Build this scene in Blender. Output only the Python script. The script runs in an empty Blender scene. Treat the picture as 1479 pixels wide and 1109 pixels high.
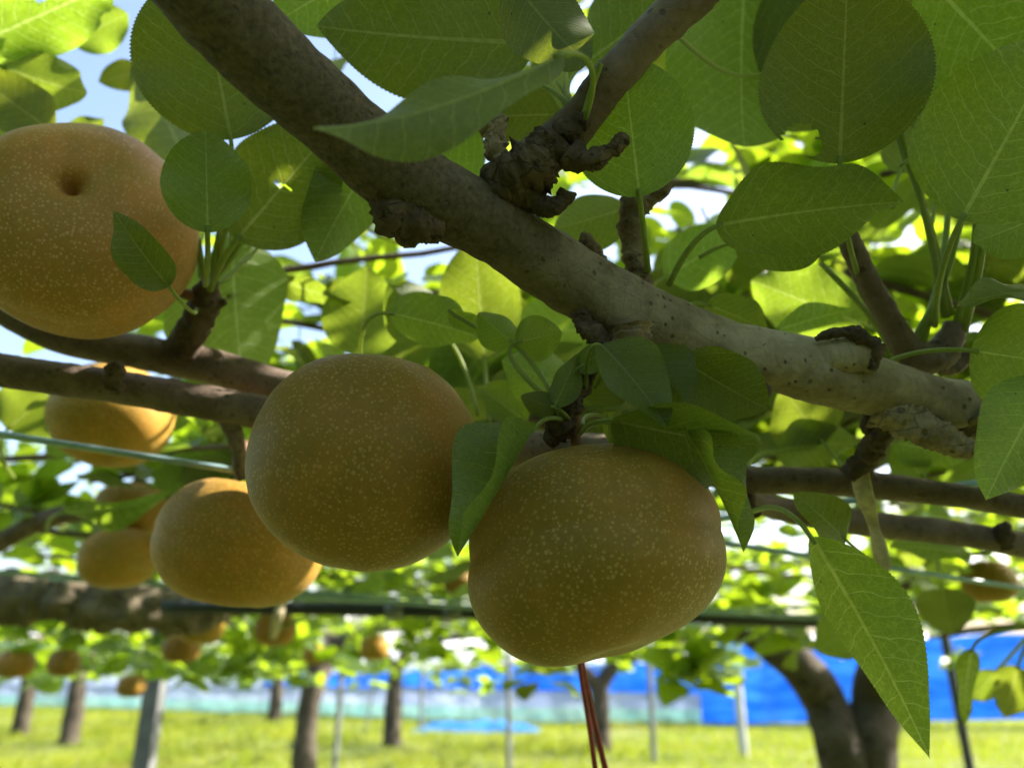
import bpy, math, random
import numpy as np
from mathutils import Vector, Matrix, noise

random.seed(7); RNG = np.random.default_rng(7)
scene = bpy.context.scene

# ------------------------------------------------------------------ camera
CAM = Vector((0.0, 0.0, 1.30)); PITCH = math.radians(19.5); FPX = 1111.0
RIGHT = Vector((1, 0, 0)); FWD = Vector((0, math.cos(PITCH), math.sin(PITCH))); UP = Vector((0, -math.sin(PITCH), math.cos(PITCH)))
cam_d = bpy.data.cameras.new('camera'); cam = bpy.data.objects.new('camera', cam_d)
scene.collection.objects.link(cam); scene.camera = cam
cam.location = CAM; cam.rotation_euler = (math.pi / 2 + PITCH, 0, 0)
cam_d.sensor_fit = 'HORIZONTAL'; cam_d.sensor_width = 36.0; cam_d.lens = 36.0 * FPX / 1479.0
cam_d.clip_start = 0.01; cam_d.clip_end = 2000
cam_d.dof.use_dof = True; cam_d.dof.focus_distance = 0.30; cam_d.dof.aperture_fstop = 7.5
cam_d.dof.aperture_blades = 0

# ------------------------------------------------------------------ sky, sun, exposure
SUN_DIR = Vector((0.74, 0.22, 0.64)).normalized()
world = bpy.data.worlds.new('World'); scene.world = world; world.use_nodes = True
wn = world.node_tree.nodes; wl = world.node_tree.links
sky = wn.new('ShaderNodeTexSky'); sky.sky_type = 'NISHITA'; sky.sun_disc = False
sky.sun_elevation = math.asin(SUN_DIR.z); sky.sun_rotation = math.atan2(SUN_DIR.x, SUN_DIR.y)
sky.air_density = 1.0; sky.dust_density = 3.5; sky.ozone_density = 1.0
wn['Background'].inputs[1].default_value = 0.12
wl.new(sky.outputs[0], wn['Background'].inputs[0])
sun_d = bpy.data.lights.new('sun', 'SUN'); sun_d.energy = 5.0; sun_d.angle = math.radians(0.55); sun_d.color = (1.0, 0.93, 0.80)
sun = bpy.data.objects.new('sun', sun_d); scene.collection.objects.link(sun)
sun.rotation_euler = (-SUN_DIR).to_track_quat('-Z', 'Y').to_euler(); sun.location = (6, 2, 8)
scene.view_settings.view_transform = 'Standard'; scene.view_settings.look = 'None'
scene.view_settings.exposure = 2.05; scene.view_settings.gamma = 1.0
scene.view_settings.use_curve_mapping = False
cy = scene.cycles
cy.use_denoising = True; cy.max_bounces = 6; cy.diffuse_bounces = 3; cy.glossy_bounces = 2
cy.transmission_bounces = 4; cy.transparent_max_bounces = 6; cy.sample_clamp_indirect = 6.0
cy.use_adaptive_sampling = True; cy.adaptive_threshold = 0.015
try: cy.denoiser = 'OPENIMAGEDENOISE'
except Exception: pass

# ------------------------------------------------------------------ helpers
def W(px, py, d):
    """A point seen in direction (px, py) at d metres in front of the lens."""
    return CAM + d * (FWD + (px - 739.5) / FPX * RIGHT - (py - 554.5) / FPX * UP)
def V(*a): return Vector(a)

def link(o, parent=None):
    scene.collection.objects.link(o)
    if parent is not None: o.parent = parent
    return o
def tag(o, label=None, cat=None, group=None, kind=None):
    if label: o['label'] = label
    if cat: o['category'] = cat
    if group: o['group'] = group
    if kind: o['kind'] = kind
    return o
def empty(name, loc=(0, 0, 0)):
    o = bpy.data.objects.new(name, None); o.location = loc; o.empty_display_size = 0.05
    return link(o)
def mesh_obj(name, verts, faces, mats, parent=None, uv=None, mi=None, smooth=True, loc=None):
    me = bpy.data.meshes.new(name)
    verts = np.asarray(verts, dtype=np.float32).reshape(-1, 3)
    if isinstance(faces, np.ndarray):
        n, k = faces.shape
        me.vertices.add(len(verts)); me.vertices.foreach_set('co', verts.ravel())
        me.loops.add(n * k); me.loops.foreach_set('vertex_index', faces.astype(np.int32).ravel())
        me.polygons.add(n); me.polygons.foreach_set('loop_start', np.arange(0, n * k, k, dtype=np.int32))
        me.update(calc_edges=True)
    else:
        me.from_pydata([tuple(v) for v in verts], [], faces)
    for m in (mats if isinstance(mats, (list, tuple)) else [mats]): me.materials.append(m)
    if uv is not None:
        lay = me.uv_layers.new(name='UVMap')
        li = np.zeros(len(me.loops), dtype=np.int32); me.loops.foreach_get('vertex_index', li)
        lay.data.foreach_set('uv', np.asarray(uv, dtype=np.float32)[li].ravel())
    if mi is not None: me.polygons.foreach_set('material_index', np.asarray(mi, dtype=np.int32))
    if smooth: me.polygons.foreach_set('use_smooth', np.ones(len(me.polygons), dtype=bool))
    me.validate(); me.update()
    o = bpy.data.objects.new(name, me)
    link(o, parent)
    if parent is not None and loc is None:
        o.matrix_parent_inverse = Matrix.Translation(-Vector(parent.location))
    if loc is not None: o.location = loc
    return o

def catmull(P, n):
    P = np.asarray(P, float); m = len(P)
    if m == 2:
        t = np.linspace(0, 1, n)[:, None]; return P[0] * (1 - t) + P[1] * t
    E = np.vstack([2 * P[0] - P[1], P, 2 * P[-1] - P[-2]])
    out = []
    for t in np.linspace(0, m - 1 - 1e-9, n):
        i = int(t); f = t - i
        a, b, c, d = E[i], E[i + 1], E[i + 2], E[i + 3]
        out.append(0.5 * ((2 * b) + (-a + c) * f + (2 * a - 5 * b + 4 * c - d) * f * f + (-a + 3 * b - 3 * c + d) * f ** 3))
    return np.array(out)

def tube_geo(pts, nr=None, ns=12, amp=0.0, freq=40.0, amp2=0.0, freq2=160.0, seed=0, ring=0.0, ringf=200.0, flat=1.0):
    """pts: list of (x,y,z,r). Returns verts, faces of a capped, noisy, tapering tube."""
    A = np.array([tuple(p) for p in pts], float)
    if nr is None: nr = max(4, 5 * len(A))
    S = catmull(A, nr); C = S[:, :3]; R = np.maximum(S[:, 3], 1e-4)
    T = np.gradient(C, axis=0); T /= (np.linalg.norm(T, axis=1)[:, None] + 1e-12)
    n = np.cross(T[0], [0.31, 0.2, 0.93]);
    if np.linalg.norm(n) < 1e-3: n = np.cross(T[0], [1, 0, 0])
    n /= np.linalg.norm(n)
    ang = np.linspace(0, 2 * math.pi, ns, endpoint=False)
    verts = []; arc = 0.0
    for i in range(nr):
        if i: arc += np.linalg.norm(C[i] - C[i - 1])
        n = n - T[i] * np.dot(n, T[i]); n /= np.linalg.norm(n); b = np.cross(T[i], n)
        for a in ang:
            dv = n * math.cos(a) + b * math.sin(a) * flat
            r = R[i]
            if amp or amp2 or ring:
                p = C[i] + dv * r
                q = Vector(p) * freq + Vector((seed * 3.1, seed * 1.7, 0))
                k = 1 + amp * noise.noise(q)
                if amp2: k += amp2 * noise.noise(Vector(p) * freq2 + Vector((seed, 0, 5)))
                if ring: k += ring * math.sin(arc * ringf + 2.0 * noise.noise(q * 0.7) )
                r = r * k
            verts.append(C[i] + dv * r)
    faces = []
    for i in range(nr - 1):
        for j in range(ns):
            a = i * ns + j; b2 = i * ns + (j + 1) % ns
            faces.append((a, b2, b2 + ns, a + ns))
    v0 = len(verts); verts.append(C[0] - T[0] * R[0] * 0.25); verts.append(C[-1] + T[-1] * R[-1] * 0.25)
    for j in range(ns):
        faces.append((v0, (j + 1) % ns, j))
        o = (nr - 1) * ns; faces.append((v0 + 1, o + j, o + (j + 1) % ns))
    return verts, faces
def tube(name, pts, mat, parent=None, **k):
    v, f = tube_geo(pts, **k)
    return mesh_obj(name, v, f, mat, parent)
def pp(lst):
    """(px, py, d, r_px) rows to world tube rows."""
    out = []
    for x, y, d, r in lst:
        p = W(x, y, d); out.append((p.x, p.y, p.z, r * d / FPX))
    return out
def merge(geos):
    V_, F_ = [], []
    for v, f in geos:
        o = len(V_); V_ += [tuple(x) for x in v]; F_ += [tuple(i + o for i in ff) for ff in f]
    return V_, F_

# ------------------------------------------------------------------ materials
class N:
    def __init__(s, name):
        s.m = bpy.data.materials.new(name); s.m.use_nodes = True
        s.t = s.m.node_tree; s.b = s.t.nodes['Principled BSDF']; s.out = s.t.nodes['Material Output']
    def n(s, typ, **kw):
        x = s.t.nodes.new(typ)
        for k, v in kw.items(): setattr(x, k, v)
        return x
    def l(s, a, b): s.t.links.new(a, b)
    def val(s, sock, v):
        if hasattr(v, 'is_output') or isinstance(v, bpy.types.NodeSocket): s.l(v, sock)
        else: sock.default_value = v
    def math(s, op, a, b=0.0, c=0.0, clamp=False):
        x = s.n('ShaderNodeMath', operation=op, use_clamp=clamp)
        s.val(x.inputs[0], a); s.val(x.inputs[1], b); s.val(x.inputs[2], c)
        return x.outputs[0]
    def mix(s, f, a, b, mode='MIX'):
        x = s.n('ShaderNodeMix', data_type='RGBA', blend_type=mode)
        s.val(x.inputs['Factor'], f)
        s.val(x.inputs[6], a if not isinstance(a, tuple) else (*a, 1)[:4]); s.val(x.inputs[7], b if not isinstance(b, tuple) else (*b, 1)[:4])
        return x.outputs[2]
    def ramp(s, f, a, b, lo=0.0, hi=1.0):
        x = s.n('ShaderNodeMapRange', interpolation_type='SMOOTHSTEP'); s.val(x.inputs[0], f)
        x.inputs[1].default_value = a; x.inputs[2].default_value = b; x.inputs[3].default_value = lo; x.inputs[4].default_value = hi
        return x.outputs[0]
    def noise(s, scale, detail=3, vec=None, rough=0.55, dist=0.0):
        x = s.n('ShaderNodeTexNoise'); x.inputs['Scale'].default_value = scale; x.inputs['Detail'].default_value = detail
        x.inputs['Roughness'].default_value = rough; x.inputs['Distortion'].default_value = dist
        if vec is not None: s.l(vec, x.inputs['Vector'])
        return x.outputs['Fac']
    def coord(s, which='Object'): return s.n('ShaderNodeTexCoord').outputs[which]
    def bump(s, h, strength=0.3, dist=0.001, normal=None):
        x = s.n('ShaderNodeBump'); x.inputs['Strength'].default_value = strength; x.inputs['Distance'].default_value = dist
        s.l(h, x.inputs['Height'])
        if normal is not None: s.l(normal, x.inputs['Normal'])
        return x.outputs[0]
    def scale(s, vec, v):
        x = s.n('ShaderNodeMapping'); s.l(vec, x.inputs[0]); x.inputs['Scale'].default_value = v; return x.outputs[0]

def bark_material(name, c0, c1, spot, scale=1.0, spot_amt=0.8, rough=0.85, spot_scale=190.0, bump=0.6, spot_keep=0.72, old=None, mot=0.5, crk=0.55):
    m = N(name); co = m.coord()
    big = m.noise(38 * scale, 4, co, 0.6); fine = m.noise(420 * scale, 5, co, 0.65); mid = m.noise(120 * scale, 4, co, 0.6, 0.6)
    col = m.mix(m.ramp(big, 0.35, 0.65), c0, c1)
    if old is not None:      # brown old bark at the thick end, with its shade darkened into the colour
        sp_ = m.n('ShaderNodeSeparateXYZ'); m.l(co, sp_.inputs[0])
        age_shade = m.math('ADD', sp_.outputs[0], m.math('MULTIPLY', m.math('SUBTRACT', big, 0.5), 0.12))
        col = m.mix(m.ramp(age_shade, 0.14, -0.04), col, m.mix(m.ramp(mid, 0.25, 0.8), old, tuple(x * 1.35 for x in old)))
    col = m.mix(m.ramp(mid, 0.45, 0.75, 0, mot), col, spot)
    v = m.n('ShaderNodeTexVoronoi'); m.l(co, v.inputs['Vector']); v.inputs['Scale'].default_value = spot_scale * scale
    cellr = m.math('GREATER_THAN', m.n_sep(v.outputs['Color']), spot_keep)
    sp = m.math('MULTIPLY', m.ramp(m.math('ADD', v.outputs['Distance'], m.math('MULTIPLY', m.math('SUBTRACT', mid, 0.5), 0.9)), 0.38, 0.16), cellr)
    col = m.mix(m.math('MULTIPLY', sp, spot_amt), col, tuple(x * 0.45 for x in spot))
    col = m.mix(m.ramp(fine, 0.3, 0.75, 0, 0.35 if old is None else 0.15), col, tuple(x * 1.25 for x in c1))
    vc = m.n('ShaderNodeTexVoronoi', feature='DISTANCE_TO_EDGE'); m.l(m.scale(co, (0.55, 1, 1)), vc.inputs['Vector']); vc.inputs['Scale'].default_value = 95 * scale
    crack = m.math('MULTIPLY', m.ramp(m.math('ADD', vc.outputs['Distance'], m.math('MULTIPLY', m.math('SUBTRACT', fine, 0.5), 0.10)), 0.035, 0.004), m.ramp(big, 0.46, 0.60))
    col = m.mix(m.math('MULTIPLY', crack, crk), col, tuple(x * 0.4 for x in spot))
    m.l(col, m.b.inputs['Base Color']); m.b.inputs['Roughness'].default_value = rough
    m.b.inputs['Specular IOR Level'].default_value = 0.25
    h = m.math('ADD', m.math('MULTIPLY', fine, 0.5), m.math('MULTIPLY', mid, 1.0))
    h = m.math('SUBTRACT', h, m.math('MULTIPLY', sp, 0.8))
    h = m.math('SUBTRACT', h, m.math('MULTIPLY', crack, 1.3 * crk))
    m.l(m.bump(h, bump, 0.0016 / scale), m.b.inputs['Normal'])
    return m.m
def _n_sep(s, col):
    x = s.n('ShaderNodeSeparateColor'); s.l(col, x.inputs[0]); return x.outputs[0]
N.n_sep = _n_sep

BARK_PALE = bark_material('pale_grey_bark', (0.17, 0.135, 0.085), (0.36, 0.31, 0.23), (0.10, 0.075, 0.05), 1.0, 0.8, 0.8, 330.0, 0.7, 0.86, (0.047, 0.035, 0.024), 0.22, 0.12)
BARK_DARK = bark_material('dark_spur_bark', (0.045, 0.032, 0.022), (0.11, 0.08, 0.055), (0.03, 0.02, 0.015), 1.6, 0.5, 0.9, 190.0, 1.0)
BARK_CANE = bark_material('brown_cane_bark', (0.085, 0.058, 0.042), (0.17, 0.125, 0.10), (0.05, 0.035, 0.03), 1.0, 0.6, 0.6, 230, 0.35, crk=0.1)
BARK_STUB = bark_material('weathered_stub_bark', (0.13, 0.09, 0.055), (0.30, 0.24, 0.17), (0.05, 0.033, 0.02), 1.5, 0.6, 0.9, 150, 1.0, crk=0.35)
BARK_GNARL = bark_material('gnarled_limb_bark', (0.06, 0.048, 0.033), (0.20, 0.165, 0.115), (0.05, 0.04, 0.028), 0.35, 0.7, 0.9, 120, 1.0)
BARK_TREE = bark_material('old_trunk_bark', (0.042, 0.034, 0.025), (0.085, 0.070, 0.053), (0.03, 0.024, 0.018), 0.12, 0.7, 0.9, 190, 1.0)

def far_leaf(m, top, trans, tfac):
    co = m.coord('Object'); n1 = m.noise(7.0, 2, co)
    c = m.mix(m.ramp(n1, 0.3, 0.7), tuple(x * 1.1 for x in top), tuple(x * 1.7 for x in top)); m.l(c, m.b.inputs['Base Color']); m.b.inputs['Roughness'].default_value = 0.45
    tr = m.n('ShaderNodeBsdfTranslucent'); m.l(m.mix(m.ramp(n1, 0.3, 0.7), trans, tuple(x * 0.7 for x in trans)), tr.inputs[0])
    mx = m.n('ShaderNodeMixShader'); mx.inputs[0].default_value = tfac
    m.l(m.b.outputs[0], mx.inputs[1]); m.l(tr.outputs[0], mx.inputs[2]); m.l(mx.outputs[0], m.out.inputs['Surface'])
    return m.m
def leaf_material(name, top, under, trans, tfac=0.46, veins=True):
    m = N(name)
    if not veins: return far_leaf(m, top, trans, tfac)
    uv = m.n('ShaderNodeUVMap', uv_map='UVMap').outputs[0]
    sep = m.n('ShaderNodeSeparateXYZ'); m.l(uv, sep.inputs[0]); u, y = sep.outputs[0], sep.outputs[1]
    info = m.n('ShaderNodeObjectInfo'); rnd = info.outputs['Random']
    co = m.coord('Object')
    geo = m.n('ShaderNodeNewGeometry')
    ay = m.math('ABSOLUTE', y)
    wob = m.noise(9.0, 2, uv)
    wobc = m.math('MULTIPLY', m.math('SUBTRACT', wob, 0.5), 0.055)
    s = m.math('SUBTRACT', m.math('SUBTRACT', u, m.math('MULTIPLY', ay, 0.50)), m.math('MULTIPLY', m.math('MULTIPLY', ay, ay), 0.75))
    s = m.math('ADD', s, wobc)
    s = m.math('ADD', s, m.math('MULTIPLY', m.math('SIGN', y), 0.022))
    fr = m.math('FRACT', m.math('MULTIPLY', s, 10.0))
    dist = m.math('ABSOLUTE', m.math('SUBTRACT', fr, 0.5))
    sec = m.ramp(dist, 0.055, 0.012)
    mid_w = m.math('SUBTRACT', 0.012, m.math('MULTIPLY', u, 0.009))
    mid = m.math('LESS_THAN', ay, mid_w)
    vor = m.n('ShaderNodeTexVoronoi', feature='DISTANCE_TO_EDGE'); m.l(uv, vor.inputs['Vector']); vor.inputs['Scale'].default_value = 30.0
    ter = m.ramp(vor.outputs['Distance'], 0.075, 0.015)
    vor2 = m.n('ShaderNodeTexVoronoi', feature='DISTANCE_TO_EDGE'); m.l(uv, vor2.inputs['Vector']); vor2.inputs['Scale'].default_value = 75.0
    ter2 = m.ramp(vor2.outputs['Distance'], 0.09, 0.02)
    vein = m.math('MAXIMUM', m.math('MAXIMUM', mid, m.math('MULTIPLY', sec, 0.8)), m.math('MAXIMUM', m.math('MULTIPLY', ter, 0.42), m.math('MULTIPLY', ter2, 0.2)))
    n1 = m.noise(28, 2, co)
    t2 = tuple(c * 1.35 for c in top)
    ctop = m.mix(m.ramp(n1, 0.35, 0.68), top, t2)
    cund = m.mix(m.ramp(n1, 0.35, 0.68), under, tuple(c * 1.2 for c in under))
    base = m.mix(geo.outputs['Backfacing'], ctop, cund)
    base = m.mix(m.math('MULTIPLY', vein, 0.7), base, (0.21, 0.27, 0.075))
    # age spots
    sp = m.n('ShaderNodeTexVoronoi'); m.l(uv, sp.inputs['Vector']); sp.inputs['Scale'].default_value = 9.0
    spm = m.math('MULTIPLY', m.ramp(sp.outputs['Distance'], 0.09, 0.04), m.math('GREATER_THAN', m.n_sep(sp.outputs['Color']), 0.9))
    base = m.mix(m.math('MULTIPLY', spm, 0.8), base, (0.05, 0.035, 0.015))
    hs = m.n('ShaderNodeHueSaturation'); m.l(base, hs.inputs['Color'])
    m.l(m.math('ADD', 0.485, m.math('MULTIPLY', rnd, 0.03)), hs.inputs['Hue']); m.l(m.math('ADD', 0.62, m.math('MULTIPLY', rnd, 0.6)), hs.inputs['Value'])
    m.l(hs.outputs[0], m.b.inputs['Base Color'])
    tcol = m.mix(m.math('MULTIPLY', vein, 0.95), trans, (0.68, 0.78, 0.20))
    tcol = m.mix(m.ramp(n1, 0.3, 0.7, 0.0, 0.5), tcol, tuple(c * 0.62 for c in trans))
    tcol = m.mix(m.math('MULTIPLY', spm, 0.8), tcol, (0.05, 0.035, 0.015))
    hs2 = m.n('ShaderNodeHueSaturation'); m.l(tcol, hs2.inputs['Color'])
    m.l(m.math('ADD', 0.485, m.math('MULTIPLY', rnd, 0.03)), hs2.inputs['Hue']); m.l(m.math('ADD', 0.6, m.math('MULTIPLY', rnd, 0.7)), hs2.inputs['Value'])
    tr = m.n('ShaderNodeBsdfTranslucent'); m.l(hs2.outputs[0], tr.inputs['Color'])
    h = m.math('ADD', m.math('MULTIPLY', m.math('MAXIMUM', mid, sec), -0.7), m.math('MULTIPLY', m.noise(170, 1, co), 0.6))
    bp = m.bump(h, 0.6, 0.0007)
    m.l(bp, m.b.inputs['Normal']); m.l(bp, tr.inputs['Normal'])
    m.l(m.ramp(geo.outputs['Backfacing'], 0, 1, 0.27, 0.55), m.b.inputs['Roughness'])
    m.b.inputs['Specular IOR Level'].default_value = 0.6
    mx = m.n('ShaderNodeMixShader'); mx.inputs[0].default_value = tfac
    m.l(m.b.outputs[0], mx.inputs[1]); m.l(tr.outputs[0], mx.inputs[2]); m.l(mx.outputs[0], m.out.inputs['Surface'])
    return m.m
LEAF = leaf_material('pear_leaf', (0.034, 0.066, 0.012), (0.070, 0.105, 0.028), (0.36, 0.52, 0.014), 0.36)

LEAF_FAR = leaf_material('pear_leaf_canopy', (0.034, 0.066, 0.012), None, (0.40, 0.58, 0.018), 0.5, veins=False)
def petiole_material():
    m = N('petiole'); co = m.coord(); n1 = m.noise(60, 3, co)
    col = m.mix(m.ramp(n1, 0.35, 0.65), (0.17, 0.24, 0.05), (0.30, 0.36, 0.10)); m.l(col, m.b.inputs['Base Color'])
    m.b.inputs['Roughness'].default_value = 0.5
    tr = m.n('ShaderNodeBsdfTranslucent'); tr.inputs[0].default_value = (0.5, 0.6, 0.12, 1)
    mx = m.n('ShaderNodeMixShader'); mx.inputs[0].default_value = 0.35
    m.l(m.b.outputs[0], mx.inputs[1]); m.l(tr.outputs[0], mx.inputs[2]); m.l(mx.outputs[0], m.out.inputs['Surface'])
    return m.m
PETIOLE = petiole_material()

def pear_material():
    m = N('russet_pear_skin'); co = m.coord()
    info = m.n('ShaderNodeObjectInfo')
    big = m.noise(16, 3, co, 0.5); mid = m.noise(75, 3, co); fine = m.noise(900, 3, co)
    col = m.mix(m.ramp(big, 0.36, 0.66), (0.220, 0.122, 0.015), (0.300, 0.140, 0.022))
    col = m.mix(m.ramp(mid, 0.4, 0.7, 0, 0.45), col, (0.165, 0.110, 0.014))
    col = m.mix(m.ramp(fine, 0.35, 0.7, 0, 0.3), col, (0.28, 0.18, 0.055))
    scuff = m.noise(34, 5, co, 0.7, 1.5)
    col = m.mix(m.ramp(scuff, 0.58, 0.74, 0, 0.45), col, (0.31, 0.20, 0.075))
    green = m.noise(22, 3, co, 0.5, 0.5)
    col = m.mix(m.ramp(green, 0.55, 0.75, 0, 0.4), col, (0.165, 0.130, 0.016))
    warp = m.n('ShaderNodeTexNoise'); warp.inputs['Scale'].default_value = 45; m.l(co, warp.inputs['Vector'])
    mv = m.n('ShaderNodeVectorMath', operation='MULTIPLY_ADD'); m.l(warp.outputs['Color'], mv.inputs[0]); mv.inputs[1].default_value = (0.003, 0.003, 0.003); m.l(co, mv.inputs[2])
    v = m.n('ShaderNodeTexVoronoi'); m.l(mv.outputs[0], v.inputs['Vector']); v.inputs['Scale'].default_value = 560
    r = m.n('ShaderNodeSeparateColor'); m.l(v.outputs['Color'], r.inputs[0])
    keep = m.math('GREATER_THAN', r.outputs[1], 0.06)
    size = m.math('ADD', 0.25, m.math('MULTIPLY', m.math('MULTIPLY', r.outputs[0], r.outputs[0]), 0.24))
    d = m.math('DIVIDE', v.outputs['Distance'], size)
    spot = m.math('MULTIPLY', m.ramp(d, 1.1, 0.78), keep)
    core = m.math('MULTIPLY', m.ramp(d, 0.5, 0.3), m.math('MULTIPLY', keep, m.math('GREATER_THAN', r.outputs[2], 0.55)))
    scol = m.mix(r.outputs[2], (0.42, 0.27, 0.09), (0.55, 0.38, 0.16))
    col = m.mix(m.math('MULTIPLY', spot, m.ramp(big, 0.3, 0.7, 0.46, 0.26)), col, scol)
    col = m.mix(m.math('MULTIPLY', core, 0.28), col, (0.20, 0.12, 0.03))
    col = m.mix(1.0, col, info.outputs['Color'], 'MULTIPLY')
    hs = m.n('ShaderNodeHueSaturation'); m.l(col, hs.inputs['Color'])
    m.l(m.math('ADD', 0.497, m.math('MULTIPLY', info.outputs['Random'], 0.01)), hs.inputs['Hue'])
    m.l(hs.outputs[0], m.b.inputs['Base Color'])
    m.b.inputs['Roughness'].default_value = 0.52; m.b.inputs['Specular IOR Level'].default_value = 0.22
    m.b.inputs['Subsurface Weight'].default_value = 0.0
    m.b.inputs['Sheen Weight'].default_value = 0.06; m.b.inputs['Sheen Roughness'].default_value = 0.4
    m.b.inputs['Sheen Tint'].default_value = (1.0, 0.85, 0.6, 1)
    h = m.math('ADD', m.math('MULTIPLY', spot, m.ramp(big, 0.3, 0.7, 0.46, 0.26)), m.math('MULTIPLY', fine, 0.35))
    m.l(m.bump(h, 0.35, 0.0005), m.b.inputs['Normal'])
    return m.m
PEAR = pear_material()
def simple(name, col, rough=0.6, metal=0.0, var=0.15, scale=30.0, bump=0.0, spec=0.5):
    m = N(name); co = m.coord(); n1 = m.noise(scale, 4, co)
    c = m.mix(m.ramp(n1, 0.3, 0.7), tuple(x * (1 - var) for x in col), tuple(min(1, x * (1 + var)) for x in col))
    m.l(c, m.b.inputs['Base Color']); m.b.inputs['Roughness'].default_value = rough; m.b.inputs['Metallic'].default_value = metal
    m.b.inputs['Specular IOR Level'].default_value = spec
    if bump: m.l(m.bump(n1, bump, 0.3 / scale), m.b.inputs['Normal'])
    return m.m
STEM = simple('pear_stem_wood', (0.20, 0.10, 0.05), 0.7, 0, 0.35, 250, 0.3)
CALYX = simple('dark_calyx', (0.045, 0.022, 0.010), 0.9, 0, 0.4, 200)
WIRE = simple('blue_grey_coated_wire', (0.27, 0.41, 0.45), 0.42, 0, 0.18, 60)
STEEL = simple('galvanised_pipe', (0.20, 0.21, 0.22), 0.5, 0.5, 0.2, 14)
PIPE_DK = simple('black_pipe', (0.022, 0.026, 0.035), 0.45, 0, 0.2, 20)
CONC = simple('grey_concrete_post', (0.10, 0.105, 0.11), 0.85, 0, 0.25, 9, 0.3)
TWINE = simple('beige_cloth_tie', (0.46, 0.40, 0.28), 0.9, 0, 0.25, 160, 0.5)
REDT = simple('dark_red_twine', (0.22, 0.030, 0.028), 0.65, 0, 0.3, 120, 0.3)
TAPE = simple('red_tape', (0.55, 0.05, 0.03), 0.6)
YEL = simple('orange_yellow_plastic', (0.75, 0.42, 0.08), 0.5, 0, 0.1, 5)
ORNG = simple('orange_plastic', (0.70, 0.16, 0.04), 0.5, 0, 0.1, 5)
def sheet_material(name, col, col2, trans):
    m = N(name); co = m.coord(); n1 = m.noise(1.6, 5, m.scale(co, (0.6, 0.6, 3.0)), 0.65, 1.2); n2 = m.noise(5.0, 4, co, 0.6, 1.0)
    c = m.mix(m.ramp(n1, 0.3, 0.75), col, col2); m.l(c, m.b.inputs['Base Color']); m.b.inputs['Roughness'].default_value = 0.42
    m.l(m.bump(m.math('ADD', n1, m.math('MULTIPLY', n2, 0.3)), 0.6, 0.12), m.b.inputs['Normal'])
    tr = m.n('ShaderNodeBsdfTranslucent'); m.l(c, tr.inputs[0])
    mx = m.n('ShaderNodeMixShader'); mx.inputs[0].default_value = trans
    m.l(m.b.outputs[0], mx.inputs[1]); m.l(tr.outputs[0], mx.inputs[2]); m.l(mx.outputs[0], m.out.inputs['Surface'])
    return m.m
BLUE = sheet_material('blue_tarpaulin', (0.020, 0.26, 0.82), (0.17, 0.48, 0.90), 0.6)
WHITE = sheet_material('white_plastic_sheet', (0.55, 0.60, 0.78), (0.66, 0.72, 0.78), 0.5)
TEAL = sheet_material('pale_turquoise_net', (0.40, 0.64, 0.66), (0.58, 0.72, 0.68), 0.5)

def ground_material():
    m = N('orchard_grass_ground'); co = m.coord()
    a = m.noise(0.55, 5, co, 0.6); b = m.noise(9, 5, co, 0.7)
    c = m.mix(m.ramp(a, 0.35, 0.65), (0.07, 0.12, 0.010), (0.13, 0.155, 0.016)); c = m.mix(m.ramp(b, 0.4, 0.75, 0, 0.6), c, (0.22, 0.20, 0.06))
    m.l(c, m.b.inputs['Base Color']); m.b.inputs['Roughness'].default_value = 0.9; m.l(m.bump(b, 0.8, 0.1), m.b.inputs['Normal'])
    return m.m
def grass_material():
    m = N('grass_blade'); co = m.coord(); a = m.noise(0.9, 5, co, 0.7); b = m.noise(13, 2, co)
    c = m.mix(m.ramp(a, 0.35, 0.65), (0.12, 0.195, 0.009), (0.30, 0.315, 0.020)); c = m.mix(m.ramp(b, 0.5, 0.75, 0, 0.7), c, (0.27, 0.24, 0.045)); c = m.mix(m.ramp(m.noise(0.35, 4, co, 0.6), 0.54, 0.66, 0, 0.75), c, (0.19, 0.155, 0.05))
    m.l(c, m.b.inputs['Base Color']); m.b.inputs['Roughness'].default_value = 0.6; m.b.inputs['Specular IOR Level'].default_value = 0.2
    tr = m.n('ShaderNodeBsdfTranslucent'); m.l(m.mix(0.5, c, (0.38, 0.48, 0.015)), tr.inputs[0])
    mx = m.n('ShaderNodeMixShader'); mx.inputs[0].default_value = 0.45
    m.l(m.b.outputs[0], mx.inputs[1]); m.l(tr.outputs[0], mx.inputs[2]); m.l(mx.outputs[0], m.out.inputs['Surface'])
    return m.m
GROUND = ground_material(); GRASS = grass_material()
# ------------------------------------------------------------------ ground, grass
def ground_hit(px, dist, py=1000):
    r = FWD + (px - 739.5) / FPX * RIGHT - (py - 554.5) / FPX * UP
    t = dist / r.y
    return CAM.x + r.x * t
def make_ground():
    xs = np.concatenate([np.linspace(-600, -40, 12), np.linspace(-36, 36, 73), np.linspace(40, 600, 12)])
    ys = np.concatenate([np.linspace(-60, -6, 10), np.linspace(-4, 40, 89), np.linspace(44, 900, 16)])
    X, Y = np.meshgrid(xs, ys)
    Z = np.array([0.04 * noise.noise(Vector((x * 0.5, y * 0.5, 0))) for x, y in zip(X.ravel(), Y.ravel())])
    Vt = np.stack([X.ravel(), Y.ravel(), Z], 1); nx = len(xs)
    F = np.array([(j * nx + i, j * nx + i + 1, (j + 1) * nx + i + 1, (j + 1) * nx + i) for j in range(len(ys) - 1) for i in range(nx - 1)])
    tag(mesh_obj('ground', Vt, F, GROUND), kind='structure')
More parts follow.
